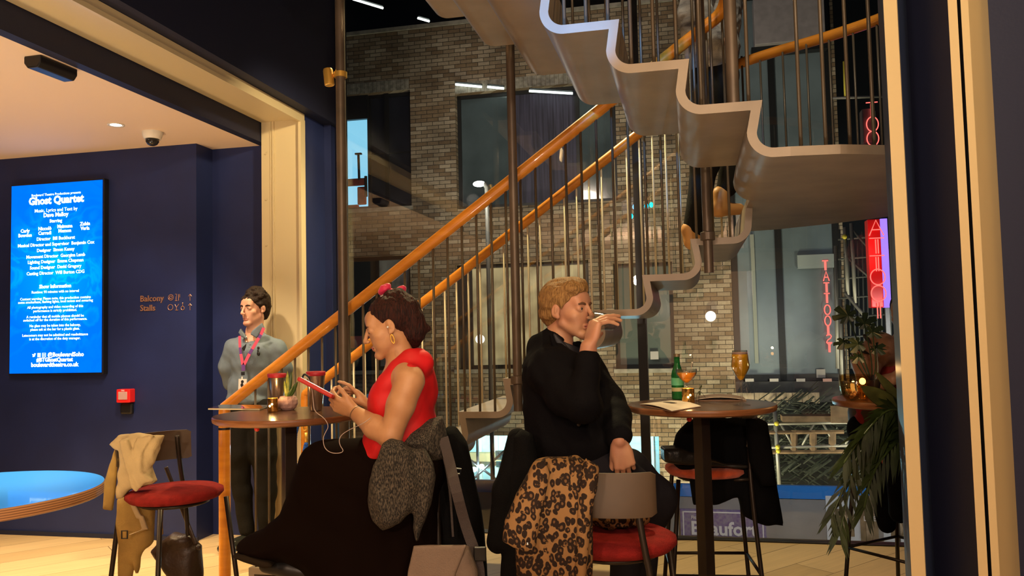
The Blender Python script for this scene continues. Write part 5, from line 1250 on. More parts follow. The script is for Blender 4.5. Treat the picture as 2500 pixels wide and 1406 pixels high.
for ps, cl in ((.17, (.11, .055, .024, 1)), (.25, (.018, .011, .008, 1)), (.52, (.018, .011, .008, 1)), (.60, (.20, .105, .04, 1))): q = E_.new(ps); q.color = cl
L.new(vo.outputs['Distance'], r1.inputs[0])
# gaps in the rings
n2 = N.new('ShaderNodeTexNoise'); n2.inputs["Scale"].default_value = 60; L.new(tc.outputs['Object'], n2.inputs[0])
mr = N.new('ShaderNodeMapRange'); mr.inputs[1].default_value = .64; mr.inputs[2].default_value = .70; L.new(n2.outputs[0], mr.inputs[0])
mx = N.new('ShaderNodeMix'); mx.data_type = 'RGBA'; mx.inputs[7].default_value = (.18, .09, .035, 1); L.new(mr.outputs[0], mx.inputs[0]); L.new(r1.outputs[0], mx.inputs[6]); L.new(mx.outputs[2], b.inputs['Base Color']); b.inputs['Roughness'].default_value = .95; b.inputs['Specular IOR Level'].default_value = .1
Y0 = 2.385
lc = empty('leopard_coat', (P(1340, 1400, Y0).x, Y0, .2), 'brown leopard print coat draped over the front stool backrest', 'coat')
def body(polys, Y, h, rnd, dz, amp, seed, hh, name, m, parent, fx=13, fz=1.6, lean=.12, k=.02):
    S_ = SDF()
    for pts, dy in polys: S_.poly(outline(pts, Y+dy), (0, Y+dy, 0), U, V, h, rnd, k)
    S_.disp = folds(amp, fx, fz, seed, lean); return S_.build(name, m, parent, h=hh)
body([([(1300, 1118), (1345, 1110), (1410, 1110), (1438, 1122), (1462, 1135), (1470, 1150), (1452, 1180), (1448, 1300), (1444, 1440), (1280, 1440), (1268, 1345), (1275, 1280), (1268, 1210), (1282, 1150)], 0)], Y0, .05, .04, 0, .030, 21, .007, 'coat_body', LEO, lc, 13, 1.5, .12)
body([([(1300, 1122), (1330, 1118), (1345, 1150), (1325, 1240), (1305, 1345), (1262, 1336), (1222, 1322), (1228, 1270), (1255, 1200)], -.055)], Y0, .035, .03, 0, .014, 33, .007, 'sleeve', LEO, lc, 14, 1.8, -.3)
body([([(1430, 1122), (1460, 1140), (1455, 1190), (1440, 1260), (1438, 1330), (1430, 1440), (1400, 1440), (1405, 1300), (1412, 1200)], -.04)], Y0, .03, .026, 0, .010, 41, .007, 'front_edge', LEO, lc, 18, 1.8, .05)
S_ = SDF(); S_.ell(P(1500, 1258, 2.66), (.11, .07, .035), k=.02); S_.ell(P(1540, 1262, 2.66), (.06, .06, .03), k=.02); S_.disp = folds(.012, 20, 20, 3); S_.build('coat_folds_on_seat', LEO, lc, h=.007)
MB().ball(P(1288, 1327, 2.29), .005, 10).build('snap_button', mat('silver', (.7, .7, .7), .2, 1.0), lc, smooth=True)
# black coat of the man, behind the leopard coat
BLK = mat('black_wool', (.0035, .0035, .004), .9, bump=.3, bscale=200, spec=.12)
bc = empty('black_overcoat', (P(1250, 1350, 2.95).x, 2.95, .2), 'long black overcoat hung behind the leopard coat on the next stool', 'coat')
body([([(1252, 1062), (1276, 1050), (1300, 1062), (1312, 1130), (1305, 1330), (1290, 1440), (1226, 1440), (1232, 1345), (1208, 1330), (1212, 1300), (1228, 1215), (1246, 1130)], 0)], 2.88, .045, .035, 0, .016, 5, .009, 'coat_body', BLK, bc, 13, 1.6, .1)
S_ = SDF(); S_.chain([P(1262, 1070, 2.9), P(1236, 1200, 2.88), P(1214, 1322, 2.88)], [.035, .045, .036], .02); S_.disp = folds(.01, 14, 5, 6); S_.build('sleeve', BLK, bc, h=.008)
# black jacket on the woman's stool
bj = empty('black_jacket', (P(1120, 1380, 3.2).x, 3.2, .2), 'black jacket hanging from the stool behind the seated woman', 'jacket')
body([([(1075, 1062), (1095, 1042), (1112, 1046), (1140, 1082), (1160, 1180), (1182, 1300), (1192, 1440), (1040, 1440), (1040, 1200), (1065, 1130)], 0)], 3.18, .06, .05, 0, .014, 8, .009, 'jacket_body', BLK, bj, 12, 1.6, -.12)
GSTR = mat('strap_webbing', (.055, .042, .04), .75, bump=.3, bscale=300)
sb = empty('shoulder_bag', (P(1080, 1400, 2.90).x, 2.90, .15), 'taupe canvas shoulder bag hanging below the woman in red', 'bag')
TAU = mat('taupe_canvas', (.20, .145, .11), .8, bump=.3, bscale=220, var=.1)
S_ = SDF(); S_.poly(outline([(1012, 1334), (1145, 1332), (1166, 1390), (1180, 1500), (990, 1500), (998, 1390)], 2.90), (0, 2.90, 0), U, V, .055, .045, .02); S_.disp = folds(.006, 7, 5, 14); S_.build('body', TAU, sb, h=.007)
S_ = SDF(); S_.poly(outline([(1010, 1332), (1140, 1330), (1112, 1400), (1100, 1500), (985, 1500), (995, 1400)], 2.845), (0, 2.845, 0), U, V, .010, .008, .01); S_.disp = folds(.004, 7, 5, 15); S_.build('flap', TAU, sb, h=.005)
def band(pts, w, t, name, m, parent, Ys=None):
    pts = smooth_path(pts, 2); mb = MB(); vs = []
    for i, p in enumerate(pts):
        d = (pts[min(i+1, len(pts)-1)]-pts[max(i-1, 0)]).normalized(); s = d.cross(Vector((0, 1, 0))).normalized()*w/2; n_ = Vector((0, t/2, 0))
        vs += [p-s-n_, p+s-n_, p+s+n_, p-s+n_]
    fs = [(4*i+k, 4*i+(k+1) % 4, 4*i+4+(k+1) % 4, 4*i+4+k) for i in range(len(pts)-1) for k in range(4)]+[(3, 2, 1, 0), tuple(4*(len(pts)-1)+k for k in range(4))]
    return mb.add(vs, fs).build(name, m, parent)
band([P(1082, 1068, 3.03), P(1096, 1120, 3.0), P(1112, 1190, 2.90), P(1135, 1280, 2.95), P(1168, 1370, 2.93), P(1172, 1420, 2.93)], .038, .003, 'strap', GSTR, sb)
band([P(1073, 1075, 3.06), P(1098, 1180, 3.05), P(1106, 1310, 3.04)], .008, .003, 'strap_lining', GSTR, sb)
p = P(1108, 1150, 2.975); MB().tube([p+Vector((x, 0, z)) for x, z in ((-.024, -.006), (.022, -.012), (.026, .006), (-.020, .012))], .004, 8, closed=True).build('slide_buckle', BLACK, sb)
p = P(1172, 1352, 2.92); MB().cbox(p, .045, .012, .05).build('strap_tab', BLACK, sb, bevel=.004)
# black coat on the orange stool
ck = empty('draped_black_coat', (P(1850, 1200, 3.9).x, 3.9, .4), 'black coat thrown over the orange stool behind the right table', 'coat')
body([([(1650, 1060), (1680, 1028), (1720, 1020), (1850, 1020), (1868, 1030), (1885, 1110), (1898, 1190), (1912, 1284), (1870, 1282), (1812, 1262), (1800, 1215), (1772, 1222), (1740, 1228), (1690, 1232), (1680, 1165), (1640, 1130), (1640, 1100)], 0)], 3.86, .06, .05, 0, .014, 18, .010, 'coat_body', BLK, ck, 11, 1.8, .1)
body([([(1822, 1024), (1862, 1024), (1884, 1110), (1890, 1180), (1862, 1185), (1832, 1130)], 0)], 3.74, .03, .025, 0, .010, 23, .009, 'coat_shoulder', BLK, ck, 12, 3, .1)
body([([(1616, 1092), (1660, 1090), (1720, 1110), (1760, 1125), (1818, 1130), (1820, 1140), (1700, 1134), (1618, 1126)], 0)], 3.80, .07, .02, 0, .010, 19, .009, 'coat_fold_on_seat', mat('black_leatherette', (.012, .011, .010), .35, bump=.3, bscale=40), ck, 10, 10, .1)
# blue rope barrier clipped to the rear newel
rp = empty('barrier_rope', P(722, 1060, 5.1), 'twisted blue barrier rope with brass hook by the rear newel post', 'rope')
RPM = mat('blue_rope', (.012, .10, .50), .7, bump=1.0, bscale=60)
def rope(pts, r, nm):
    pts = smooth_path(pts, 2)
    for ph in range(3):
        q = []
        for i, p in enumerate(pts): a = i*.9+ph*2.094; q.append(p+Vector((math.cos(a)*r*.55, math.sin(a)*r*.55, 0)))
        MB().tube(q, r*.62, 8).build(nm, RPM, rp, smooth=True)
def dense(pts, n): 
    out = []
    for i in range(len(pts)-1):
        for k in range(n): out.append(Vector(pts[i]).lerp(Vector(pts[i+1]), k/n))
    return out+[Vector(pts[-1])]
rope(dense([P(728, 1030, 5.08), P(720, 1060, 5.08), P(718, 1095, 5.08), P(720, 1140, 5.08)], 4), .014, 'rope_strand')
rope(dense([P(748, 1082, 5.2), P(744, 1100, 5.2), P(740, 1130, 5.2)], 3), .013, 'rope_strand')
mb = MB(); mb.tube(smooth_path([P(745, 1035, 5.2), P(752, 1048, 5.2), P(742, 1052, 5.2), P(740, 1040, 5.2)], 2), .005, 8); mb.tube([P(747, 1056, 5.2), P(748, 1080, 5.2)], .011, 10); mb.build('brass_hook', BRASS, rp, smooth=True)
# ================================================================ people
def nv(v): v = Vector(v); return v.normalized()
def hframe(o, f, u=(0, 0, 1), s=1.0):
    f = nv(f); r = f.cross(Vector(u)).normalized(); u = r.cross(f)
    return Matrix(((r.x*s, f.x*s, u.x*s, o[0]), (r.y*s, f.y*s, u.y*s, o[1]), (r.z*s, f.z*s, u.z*s, o[2]), (0, 0, 0, 1)))
def rot3(H): return H.to_3x3().normalized()
def head_sdf(S, H, sc=1.0, fem=False, lean=False):
    q = lambda x, y, z: H @ Vector((x, y, z)); M3 = rot3(H); e = lambda c, r, k=.01, op='u': S.ell(q(*c), [v*sc for v in r], M3, k, op)
    c = lambda a, b, r1, r2, k=.01, op='u': S.cone(q(*a), q(*b), r1*sc, r2*sc, k, op)
    e((0, -.022, .034), (.0735, .094, .084), .02)
    e((0, .022, -.025), (.050 if lean else .055, .066, .080), .03)
    j = .044 if fem else (.045 if lean else .050)
    for s in (-1, 1):
        c((s*j, -.002, -.052), (s*.014, .066, -.102), .017 if lean else .022, .017, .016)
        e((s*.040, .048, -.026), (.017 if lean else .020, .022, .017), .020)
        e((s*.027, .050, -.058), (.017, .022, .024) if fem else (.014, .020, .022), .022)
    e((0, .071, -.101), (.020, .017, .015), .014)
    c((-.034, .070, .024), (.034, .070, .024), .015, .015, .022)
    e((0, .056, .050), (.050, .032, .030), .02)
    c((0, .087, .014), (0, .108, -.028), .0072 if lean else .0060, .0095 if lean else .0085, .009)
    e((0, .1085, -.034), (.0105, .0105, .0095), .007)
    for s in (-1, 1):
        e((s*.0115, .099, -.037), (.0075, .0095, .0070), .005)
        e((s*.032, .095, .000), (.0175, .014, .0115), .010, 's')
        e((s*.0315, .0735, .0015), (.0175, .0125, .0125), .004)          # lids over the eyeball
        e((s*.0315, .0875, .0005), (.0125, .006, .0032), .002, 's')       # eye slit
        e((s*.0060, .1035, -.0445), (.0028, .005, .0022), .002, 's')
    c((-.017, .0815, -.066), (0, .0880, -.0650), .0042, .0056, .006); c((.017, .0815, -.066), (0, .0880, -.0650), .0042, .0056, .006)
    c((-.014, .0810, -.0748), (.014, .0810, -.0748), .0062, .0062, .006); e((0, .085, -.0748), (.012, .006, .0055), .005)
    c((-.023, .084, -.0700), (.023, .084, -.0700), .0020, .0020, .003, 's'); e((0, .097, -.0700), (.016, .009, .0014), .002, 's')
    e((0, .094, -.0565), (.003, .004, .008), .005, 's')
    for s in (-1, 1):                                                     # ears
        tl = Matrix.Rotation(R(s*18), 3, 'Z') @ Matrix.Rotation(R(-10), 3, 'X')
        S.ell(q(s*.0775, -.008, -.002), [.0080*sc, .0175*sc, .028*sc], M3 @ tl, .006)
        S.ell(q(s*.0865, -.004, .001), [.0065*sc, .0115*sc, .020*sc], M3 @ tl, .004, 's')
        S.ell(q(s*.0775, .000, -.026), [.0065*sc, .009*sc, .009*sc], M3 @ tl, .006)
        S.ell(q(s*.0835, -.004, .000), [.0035*sc, .006*sc, .014*sc], M3 @ tl, .003)
    return q
def eyes(H, parent, sc=1.0, iris=(.08, .05, .03), look=(0, 1, 0)):
    q = lambda x, y, z: H @ Vector((x, y, z)); M3 = rot3(H); L = (M3 @ Vector(look)).normalized()
    for s in (-1, 1):
        c = q(s*.0315, .0735, .0005); m = MB(); m.ball(c, .0118*sc, 20); m.mi = [0]*len(m.f)
        m.ball(c+L*.0085*sc, .0056*sc, 14, mi=1, sc=(1, 1, 1)); m.ball(c+L*.0112*sc, .0034*sc, 12, mi=2)
        m.build('eye', [mat('eye_white', (.62, .52, .46), .2), mat('iris_%d' % int(iris[0]*1000), iris, .15), mat('pupil', (.004, .004, .004), .1)], parent, smooth=True)
def brows(H, parent, m, th=.0035, sc=1.0):
    q = lambda x, y, z: H @ Vector((x, y, z))
    for s in (-1, 1):
        pts = smooth_path([q(s*.014, .090, .0165), q(s*.030, .0885, .0225), q(s*.046, .077, .0185)], 2)
        MB().tube(pts, [th*(.8+.3*math.sin(math.pi*i/(len(pts)-1)))*(1 if i < len(pts)-1 else .4) for i in range(len(pts))], 8).build('eyebrow', m, parent, smooth=True)
def hand_sdf(S, w, d, n, right=True, sc=1.0, bend=(20, 25, 15), bends=None, thumb=(.55, .55, .35), spread=.06):
    """w wrist, d palm direction, n palm normal (the side it grips with)"""
    d = nv(d); n = Vector(n); n = (n-d*n.dot(d)).normalized(); s = d.cross(n) if right else n.cross(d); w = Vector(w)
    offs = (.027, .009, -.009, -.026); lens = ((.043, .026, .021), (.047, .029, .022), (.043, .027, .022), (.034, .021, .019)); rad = (.0088, .0090, .0086, .0078)
    kn = []
    for i in range(4):
        b0 = w+s*offs[i]*.55*sc+d*.008*sc; b1 = w+d*(.088-.004*abs(i-1))*sc+s*offs[i]*sc
        S.cone(b0, b1, .0125*sc, .0110*sc, .007); kn.append(b1)
    S.ell(w+d*.045*sc+n*.004*sc, (.040*sc, .036*sc, .016*sc), Matrix((( d.x, s.x, n.x), (d.y, s.y, n.y), (d.z, s.z, n.z))), .012)
    for i in range(4):
        bb = bends[i] if bends else bend; p = kn[i]; a = 0
        dd0 = (d+s*spread*(1.5-i)*.8).normalized()
        for k in range(3):
            a += R(bb[k]); dd = dd0*math.cos(a)+n*math.sin(a); q = p+dd*lens[i][k]*sc
            r = rad[i]*sc*(1-.09*k); S.cone(p, q, r, r*.92, .0035); p = q
    t0 = w+s*.018*sc+d*.018*sc+n*.006*sc; td = (d*thumb[0]+s*thumb[1]+n*thumb[2]).normalized(); t1 = t0+td*.040*sc
    S.cone(t0, t1, .0145*sc, .0110*sc, .012); td2 = (td+d*.35+n*.15).normalized(); t2 = t1+td2*.032*sc; S.cone(t1, t2, .0105*sc, .0092*sc, .004)
    td3 = (td2+d*.25+n*.1).normalized(); t3 = t2+td3*.024*sc; S.cone(t2, t3, .0092*sc, .0076*sc, .004)
    return kn, s
def skin(name, c, c2): return mat(name, c, .48, col2=c2, vscale=14, bump=.06, bscale=240, sheen=.05)
def nearm(H, pts):           # material test: 1 where a centroid lies in one of the head-frame ellipsoids
    inv = np.array(H.inverted())
    def f(c):
        q = c@inv[:3, :3].T+inv[:3, 3]; o = np.zeros(len(c))
        for (ctr, rad) in pts: o[(((q-np.array(ctr))/np.array(rad))**2).sum(1) < 1] = 1
        return o
    return f
LIPS = [((0, .0895, -.0700), (.0235, .012, .0105))]
def hair_disp(H, amp, fx, fz, seed=0):
    inv = np.array(H.inverted())
    def f(Q):
        q = Q@inv[:3, :3].T+inv[:3, 3]; q = q*np.array((fx, fz, fx)) if isinstance(fz, (int, float)) else q*np.array(fz)
        return amp*(1.5*vnoise(q, 1.0, seed)+.8*vnoise(q, 2.7, seed+3))
    return f
def hairmat(name, c, c2, st=(9, 9, 1.4)): return mat(name, c, .6, col2=c2, vscale=22, stretch=st, bump=.55, bscale=42, spec=.25)

# ---------------------------------------------------------------- seated woman in red
wm = empty('person', (P(1000, 1150, 3.16).x, 3.16, .02), 'seated woman in a red sleeveless top and long black skirt using a tablet', 'person')
SKW = skin('skin_woman', (.56, .30, .15), (.47, .23, .105)); LIPW = mat('lips_woman', (.45, .13, .09), .4)
H = hframe(P(951, 797, 3.15), (-.95, -.10, -.25), (-.22, 0, .97), .96); S = SDF(); head_sdf(S, H, .96, fem=True)
q = lambda x, y, z: H @ Vector((x, y, z))
S.chain([q(0, -.022, -.055), P(978, 872, 3.15), P(996, 905, 3.15)], [.046, .048, .058], .018)
S.ell(P(985, 925, 3.15), (.085, .135, .075), k=.04); S.ell(P(985, 985, 3.15), (.115, .14, .13), k=.03); S.cone(P(1000, 905, 3.15), P(994, 918, 3.03), .05, .055, .03)
sh = P(1000, 930, 3.0); el = P(953, 1066, 2.96); wr = P(866, 1006, 3.09)
S.chain([sh, P(978, 990, 2.97), el], [.057, .050, .041], .02); S.cone(el, P(915, 1042, 3.0), .041, .043, .015); S.cone(P(915, 1042, 3.0), wr, .043, .026, .015)
hand_sdf(S, wr, (-.93, .10, .42), (.10, .80, .40), right=False, sc=.95, bend=(35, 45, 30), thumb=(.75, .55, .1))
sh2 = P(985, 930, 3.30); el2 = P(955, 1050, 3.36); wr2 = P(903, 992, 3.26)
S.chain([sh2, el2], [.055, .042], .02); S.cone(el2, wr2, .042, .026, .015)
hand_sdf(S, wr2, (-.62, -.02, .72), (-.70, -.1, -.65), right=True, sc=.92, bends=((5, 18, 10), (30, 45, 30), (45, 55, 35), (50, 60, 40)), thumb=(.8, .35, .4))
S.build('body', [SKW, LIPW], wm, h=.0032, matfn=nearm(H, LIPS))
eyes(H, wm, .96, look=(0, .85, -.45)); HBK = hairmat('hair_dark', (.045, .011, .007), (.008, .003, .003)); brows(H, wm, HBK, .0028)
# hair
S = SDF(); M3 = rot3(H); S.ell(q(0, -.024, .040), (.078, .098, .088), M3, .02)
S.plane(q(0, .060, .068), M3 @ Vector((0, .80, -.60))); S.ell(q(.088, .002, -.012), (.030, .022, .034), M3, .01, 's'); S.ell(q(-.088, .002, -.012), (.030, .022, .034), M3, .01, 's')
S.chain([q(0, -.030, .122), q(0, -.062, .104), q(0, -.080, .055), q(0, -.088, .0), q(0, -.084, -.055), q(0, -.080, -.095)], [.016, .034, .048, .050, .044, .018], .02)
S.chain([q(0, -.10, -.01), q(0, -.135, -.045), q(0, -.150, -.052)], [.035, .014, .004], .02)
S.disp = hair_disp(H, .0045, 1, (90, 90, 14), 4); S.build('hair', HBK, wm, h=.0035)
for (a, b, c_) in (((.070, .035, .055), (.072, .030, .02), (.078, .012, -.005)), ((.060, .060, .050), (.066, .052, .035), (.068, .046, .022))):
    MB().tube(smooth_path([q(*a), q(*b), q(*c_)], 2), .003, 6).build('hair_wisp', HBK, wm, smooth=True)
PK = mat('pink_satin', (.55, .01, .07), .5, sheen=.3)
S = SDF(); a = q(0.02, -.048, .134)
for s_, dx in ((1, (.0, .026, .012)), (-1, (.0, -.028, -.014))):
    c_ = a+M3 @ Vector((0.0, dx[1], dx[2]+.008)); S.ell(c_, (.030, .020, .018), M3 @ Matrix.Rotation(R(-25), 3, 'X') @ Matrix.Rotation(R(90), 3, 'Z'), .008)
S.ell(a, (.014, .012, .014), k=.006); S.disp = folds(.004, 60, 60, 4); S.build('hair_bow', PK, wm, h=.003)
mb = MB(); mb.tube([q(.04, -.045, .128), q(.0, -.02, .132), q(-.03, .0, .125)], .003, 6); mb.build('hair_clip', mat('clip_pale', (.4, .3, .3), .4), wm, smooth=True)
mb = MB(); c_ = q(.082, -.004, -.040); c_ = q(-.082, -.002, -.040)
mb.tube([c_+M3 @ Vector((-.004, .006*math.cos(t), .017*math.sin(t)-.014)) for t in np.linspace(0, 6.28, 16)[:-1]], .0028, 8, closed=True); mb.build('earring', BRASS, wm, smooth=True)
MB().ball(q(-.084, .004, -.004), .0045, 10).build('earphone', WHITEP, wm, smooth=True)
# red top
RT = mat('red_jersey', (.60, .008, .012), .62, var=.12, vscale=9)
S = SDF(); S.ell(P(985, 985, 3.15), (.122, .145, .150), k=.03); S.ell(P(938, 985, 3.13), (.060, .115, .065), k=.04); S.ell(P(1008, 915, 3.15), (.072, .135, .075), k=.05)
S.ell(P(990, 1060, 3.15), (.135, .150, .12), k=.04); S.ell(P(955, 1075, 3.13), (.105, .14, .075), k=.05); S.ell(P(918, 1105, 3.13), (.055, .12, .035), k=.04); S.cone(P(1020, 880, 3.15), P(1030, 960, 3.15), .05, .06, .03)
S.cone(P(1018, 893, 3.10), P(1002, 905, 3.0), .050, .030, .02)
S.ell(P(948, 893, 3.15), (.085, .072, .080), Matrix.Rotation(R(35), 3, 'Y'), .012, 's')
S.ell(P(1008, 962, 2.93), (.062, .105, .098), Matrix.Rotation(R(12), 3, 'Y'), .012, 's')
S.chain([P(925, 968, 3.055), P(948, 932, 3.05), P(975, 903, 3.055), P(1003, 882, 3.06), P(1030, 885, 3.08)], [.030, .030, .032, .038, .042], .03)
S.chain([P(925, 968, 3.24), P(975, 903, 3.24), P(1003, 884, 3.22), P(1030, 885, 3.2)], [.030, .030, .032, .036], .03)
S.disp = folds(.005, 16, 14, 31); S.build('red_top', RT, wm, h=.0045)
mb = MB(); pts = smooth_path([P(1000, 868, 3.09), P(980, 895, 3.06), P(948, 935, 3.02), P(915, 975, 3.06)], 3); mb.tube(pts, .0016, 6)
for i in range(0, len(pts), 2): mb.ball(pts[i]+Vector((0, -.004, 0)), .0032, 6)
mb.build('necklace', mat('red_beads', (.25, .02, .02), .3), wm, smooth=True)
mb = MB(); c_ = P(915, 972, 3.045)
for k in range(6): a = k*math.pi/3; mb.ball(c_+Vector((.008*math.cos(a), -.006, .010*math.sin(a))), .0035, 8)
mb.build('pendant', mat('silver_pendant', (.6, .5, .45), .25, 1.0), wm, smooth=True)
mb = MB(); ax_ = (wr-P(915, 1042, 3.0)).normalized(); u_ = ax_.orthogonal().normalized(); v_ = ax_.cross(u_); c_ = P(873, 1011, 3.075)
mb.tube([c_+u_*.033*math.cos(t)+v_*.033*math.sin(t) for t in np.linspace(0, 6.28, 25)[:-1]], .0012, 6, closed=True); mb.build('bracelet', mat('bracelet_dark', (.08, .05, .03), .4), wm, smooth=True)
# skirt
SK = mat('black_skirt', (.0055, .0022, .0013), .9, spec=.08)
S = SDF()
S.poly(outline([(1000, 1095), (900, 1088), (830, 1085), (780, 1083), (752, 1092), (738, 1110), (722, 1155), (702, 1215), (688, 1250), (650, 1285), (610, 1308), (584, 1324), (590, 1345), (618, 1362), (660, 1372), (702, 1366), (740, 1385), (770, 1420), (800, 1480), (1075, 1480), (1085, 1300), (1080, 1160), (1068, 1090)], 3.16), (0, 3.16, 0), U, V, .165, .15, .02)
S.chain([P(1010, 1140, 3.12), P(800, 1130, 3.10)], [.12, .080], .05)
def skdisp(Q):
    a = Q[..., 0]*.55+Q[..., 2]*.9; b = Q[..., 0]-Q[..., 2]*.35
    q2 = np.stack([a*9, Q[..., 1]*4, b*2.0], -1); return .022*vnoise(q2, 1.0, 3)+.010*vnoise(q2, 2.3, 8)
S.disp = skdisp; S.build('skirt', SK, wm, h=.009)
S = SDF(); S.poly(outline([(588, 1338), (622, 1352), (668, 1366), (690, 1362), (680, 1350), (620, 1335)], 3.16), (0, 3.16, 0), U, V, .13, .012, .01); S.build('skirt_lining', mat('lining', (.022, .015, .009), .9, spec=.1), wm, h=.006)
S = SDF(); S.chain([P(650, 1380, 3.12), P(705, 1388, 3.12), P(760, 1400, 3.12)], [.028, .035, .035], .02); S.build('boot', BLACK, wm, h=.007)
# knitted cardigan tied round the waist
KN = bpy.data.materials.new('heather_knit'); KN.use_nodes = True; N = KN.node_tree.nodes; L = KN.node_tree.links; b = N['Principled BSDF']
tc = N.new('ShaderNodeTexCoord'); mp = N.new('ShaderNodeMapping'); mp.inputs['Scale'].default_value = (300, 300, 95); L.new(tc.outputs['Object'], mp.inputs[0]); nz = N.new('ShaderNodeTexNoise'); nz.inputs['Scale'].default_value = 1; nz.inputs['Detail'].default_value = 2; L.new(mp.outputs[0], nz.inputs[0])
r1 = N.new('ShaderNodeValToRGB'); r1.color_ramp.elements[0].position = .42; r1.color_ramp.elements[0].color = (.010, .009, .008, 1); r1.color_ramp.elements[1].position = .66; r1.color_ramp.elements[1].color = (.115, .095, .07, 1); L.new(nz.outputs[0], r1.inputs[0]); L.new(r1.outputs[0], b.inputs['Base Color']); b.inputs['Roughness'].default_value = .9
bp = N.new('ShaderNodeBump'); bp.inputs['Strength'].default_value = .7; bp.inputs['Distance'].default_value = .006; L.new(nz.outputs[0], bp.inputs['Height']); L.new(bp.outputs[0], b.inputs['Normal'])
S = SDF(); S.poly(outline([(1008, 1038), (1080, 1018), (1088, 1060), (1090, 1110), (1062, 1122), (1010, 1100), (960, 1105), (925, 1105), (945, 1070), (985, 1052)], 3.12), (0, 3.12, 0), U, V, .17, .12, .02)
S.poly(outline([(936, 1085), (985, 1070), (1012, 1100), (1020, 1180), (1008, 1240), (975, 1275), (935, 1290), (915, 1270), (905, 1220), (903, 1170), (912, 1130)], 2.91), (0, 2.91, 0), U, V, .04, .035, .03)
S.poly(outline([(1000, 1090), (1040, 1090), (1064, 1130), (1066, 1165), (1052, 1230), (1030, 1290), (1018, 1318), (1012, 1290), (1010, 1180)], 2.93), (0, 2.93, 0), U, V, .035, .03, .03)
S.disp = folds(.016, 13, 5, 77, .3); S.build('tied_cardigan', KN, wm, h=.006)
# tablet in a red case with its earphone cable
a = P(733, 930, 3.10); b_ = P(816, 974, 3.10); d_ = (b_-a); c_ = (a+b_)/2+Vector((0, .03, 0)); tb_ = empty('tablet', c_, 'tablet in a red case held up edge-on by the woman over the table', 'tablet')
yv = (ray(778, 935)-d_.normalized()*ray(778, 935).dot(d_.normalized())).normalized(); zv = d_.normalized().cross(yv)
M_ = Matrix(((d_.normalized().x, yv.x, zv.x, 0), (d_.normalized().y, yv.y, zv.y, 0), (d_.normalized().z, yv.z, zv.z, 0), (0, 0, 0, 1)))
MB().cbox(c_, d_.length, .20, .016, M_).build('case', mat('red_case', (.50, .02, .015), .5), tb_, bevel=.005)
MB().cbox(c_+zv*.0085*(1 if zv.z > 0 else -1), d_.length*.9, .17, .002, M_).build('screen', mat('tablet_screen', (.02, .02, .03), .1, emit=(.6, .6, .7), es=.25), tb_)
mb = MB(); mb.tube(smooth_path([P(737, 926, 3.07), P(742, 912, 3.07), P(752, 918, 3.07), P(757, 930, 3.07), P(747, 934, 3.07)], 2), .0038, 8); mb.build('stylus_loop', BLACK, tb_, smooth=True)
cb_ = empty('earphone_cable', P(800, 1040, 3.06), 'thin white earphone cable looping from the tablet below the table edge', 'cable')
MB().tube(smooth_path([P(738, 930, 3.06), P(748, 915, 3.05), P(762, 945, 3.05), P(765, 985, 3.05), P(768, 1005, 3.04), P(792, 1020, 3.04), P(803, 1040, 3.04), P(795, 1055, 3.04), P(788, 1070, 3.02), P(792, 1095, 3.0), P(812, 1108, 2.98), P(842, 1104, 2.98), P(828, 1085, 2.99), P(829, 1065, 3.0), P(850, 1050, 3.0), P(885, 1035, 2.92), P(905, 1020, 2.94)], 3), .0014, 6).build('wire', mat('cable_white', (.5, .4, .36), .5), cb_, smooth=True)

# ---------------------------------------------------------------- man drinking
mn_ = empty('person', (P(1395, 1150, 3.16).x, 3.16, .02), 'seated man in a black jacket drinking from a tumbler', 'person')
SKM = skin('skin_man', (.50, .26, .15), (.42, .185, .11)); LIPM = mat('lips_man', (.36, .12, .09), .5)
H = hframe(P(1387, 757, 3.1), (.80, -.60, .03), (-.03, 0, 1), .97); S = SDF(); head_sdf(S, H, .97, lean=True); M3 = rot3(H)
q = lambda x, y, z: H @ Vector((x, y, z))
S.chain([q(0, -.040, -.055), P(1364, 846, 3.12), P(1360, 890, 3.13)], [.050, .055, .068], .014)
S.ell(P(1368, 905, 3.14), (.10, .11, .05), k=.04)
wr = P(1437, 848, 2.885); el = P(1425, 985, 2.84); S.cone(P(1430, 930, 2.89), wr, .042, .030, .015)
hand_sdf(S, wr, (.30, .12, .95), (.88, .34, -.32), right=True, sc=1.08, bends=((46, 14, 10), (50, 16, 10), (54, 18, 12), (58, 22, 14)), thumb=(.35, .55, .55))
wr2 = P(1512, 1076, 2.93); el2 = P(1498, 1000, 3.08); S.cone(el2, wr2, .034, .027, .015)
hand_sdf(S, wr2, (.20, .02, -.97), (.02, .98, -.05), right=False, sc=1.08, bends=((38, 40, 25), (42, 42, 25), (44, 42, 25), (48, 42, 25)), thumb=(.85, .35, .25), spread=.10)
S.cone(P(1365, 900, 3.1), P(1380, 960, 2.95), .035, .03, .02); S.cone(P(1380, 960, 2.95), P(1430, 975, 2.86), .03, .03, .02); S.cone(P(1430, 975, 2.86), P(1430, 930, 2.89), .03, .036, .02); S.cone(P(1390, 900, 3.18), P(1440, 925, 3.2), .035, .03, .02); S.cone(P(1440, 925, 3.2), el2, .03, .03, .02)
S.build('body', [SKM, LIPM], mn_, h=.0032, matfn=nearm(H, LIPS))
eyes(H, mn_, .97, iris=(.03, .03, .03), look=(.1, 1, -.02)); HBL = hairmat('hair_fair', (.34, .19, .065), (.15, .075, .025)); HBD = mat('brow_brown', (.10, .045, .02), .7); brows(H, mn_, HBD, .0044)
S = SDF(); S.ell(q(0, -.024, .040), (.081, .100, .088), M3, .02); S.ell(q(0, .035, .092), (.062, .048, .034), M3, .02); S.ell(q(.02, .060, .078), (.05, .032, .024), M3, .02)
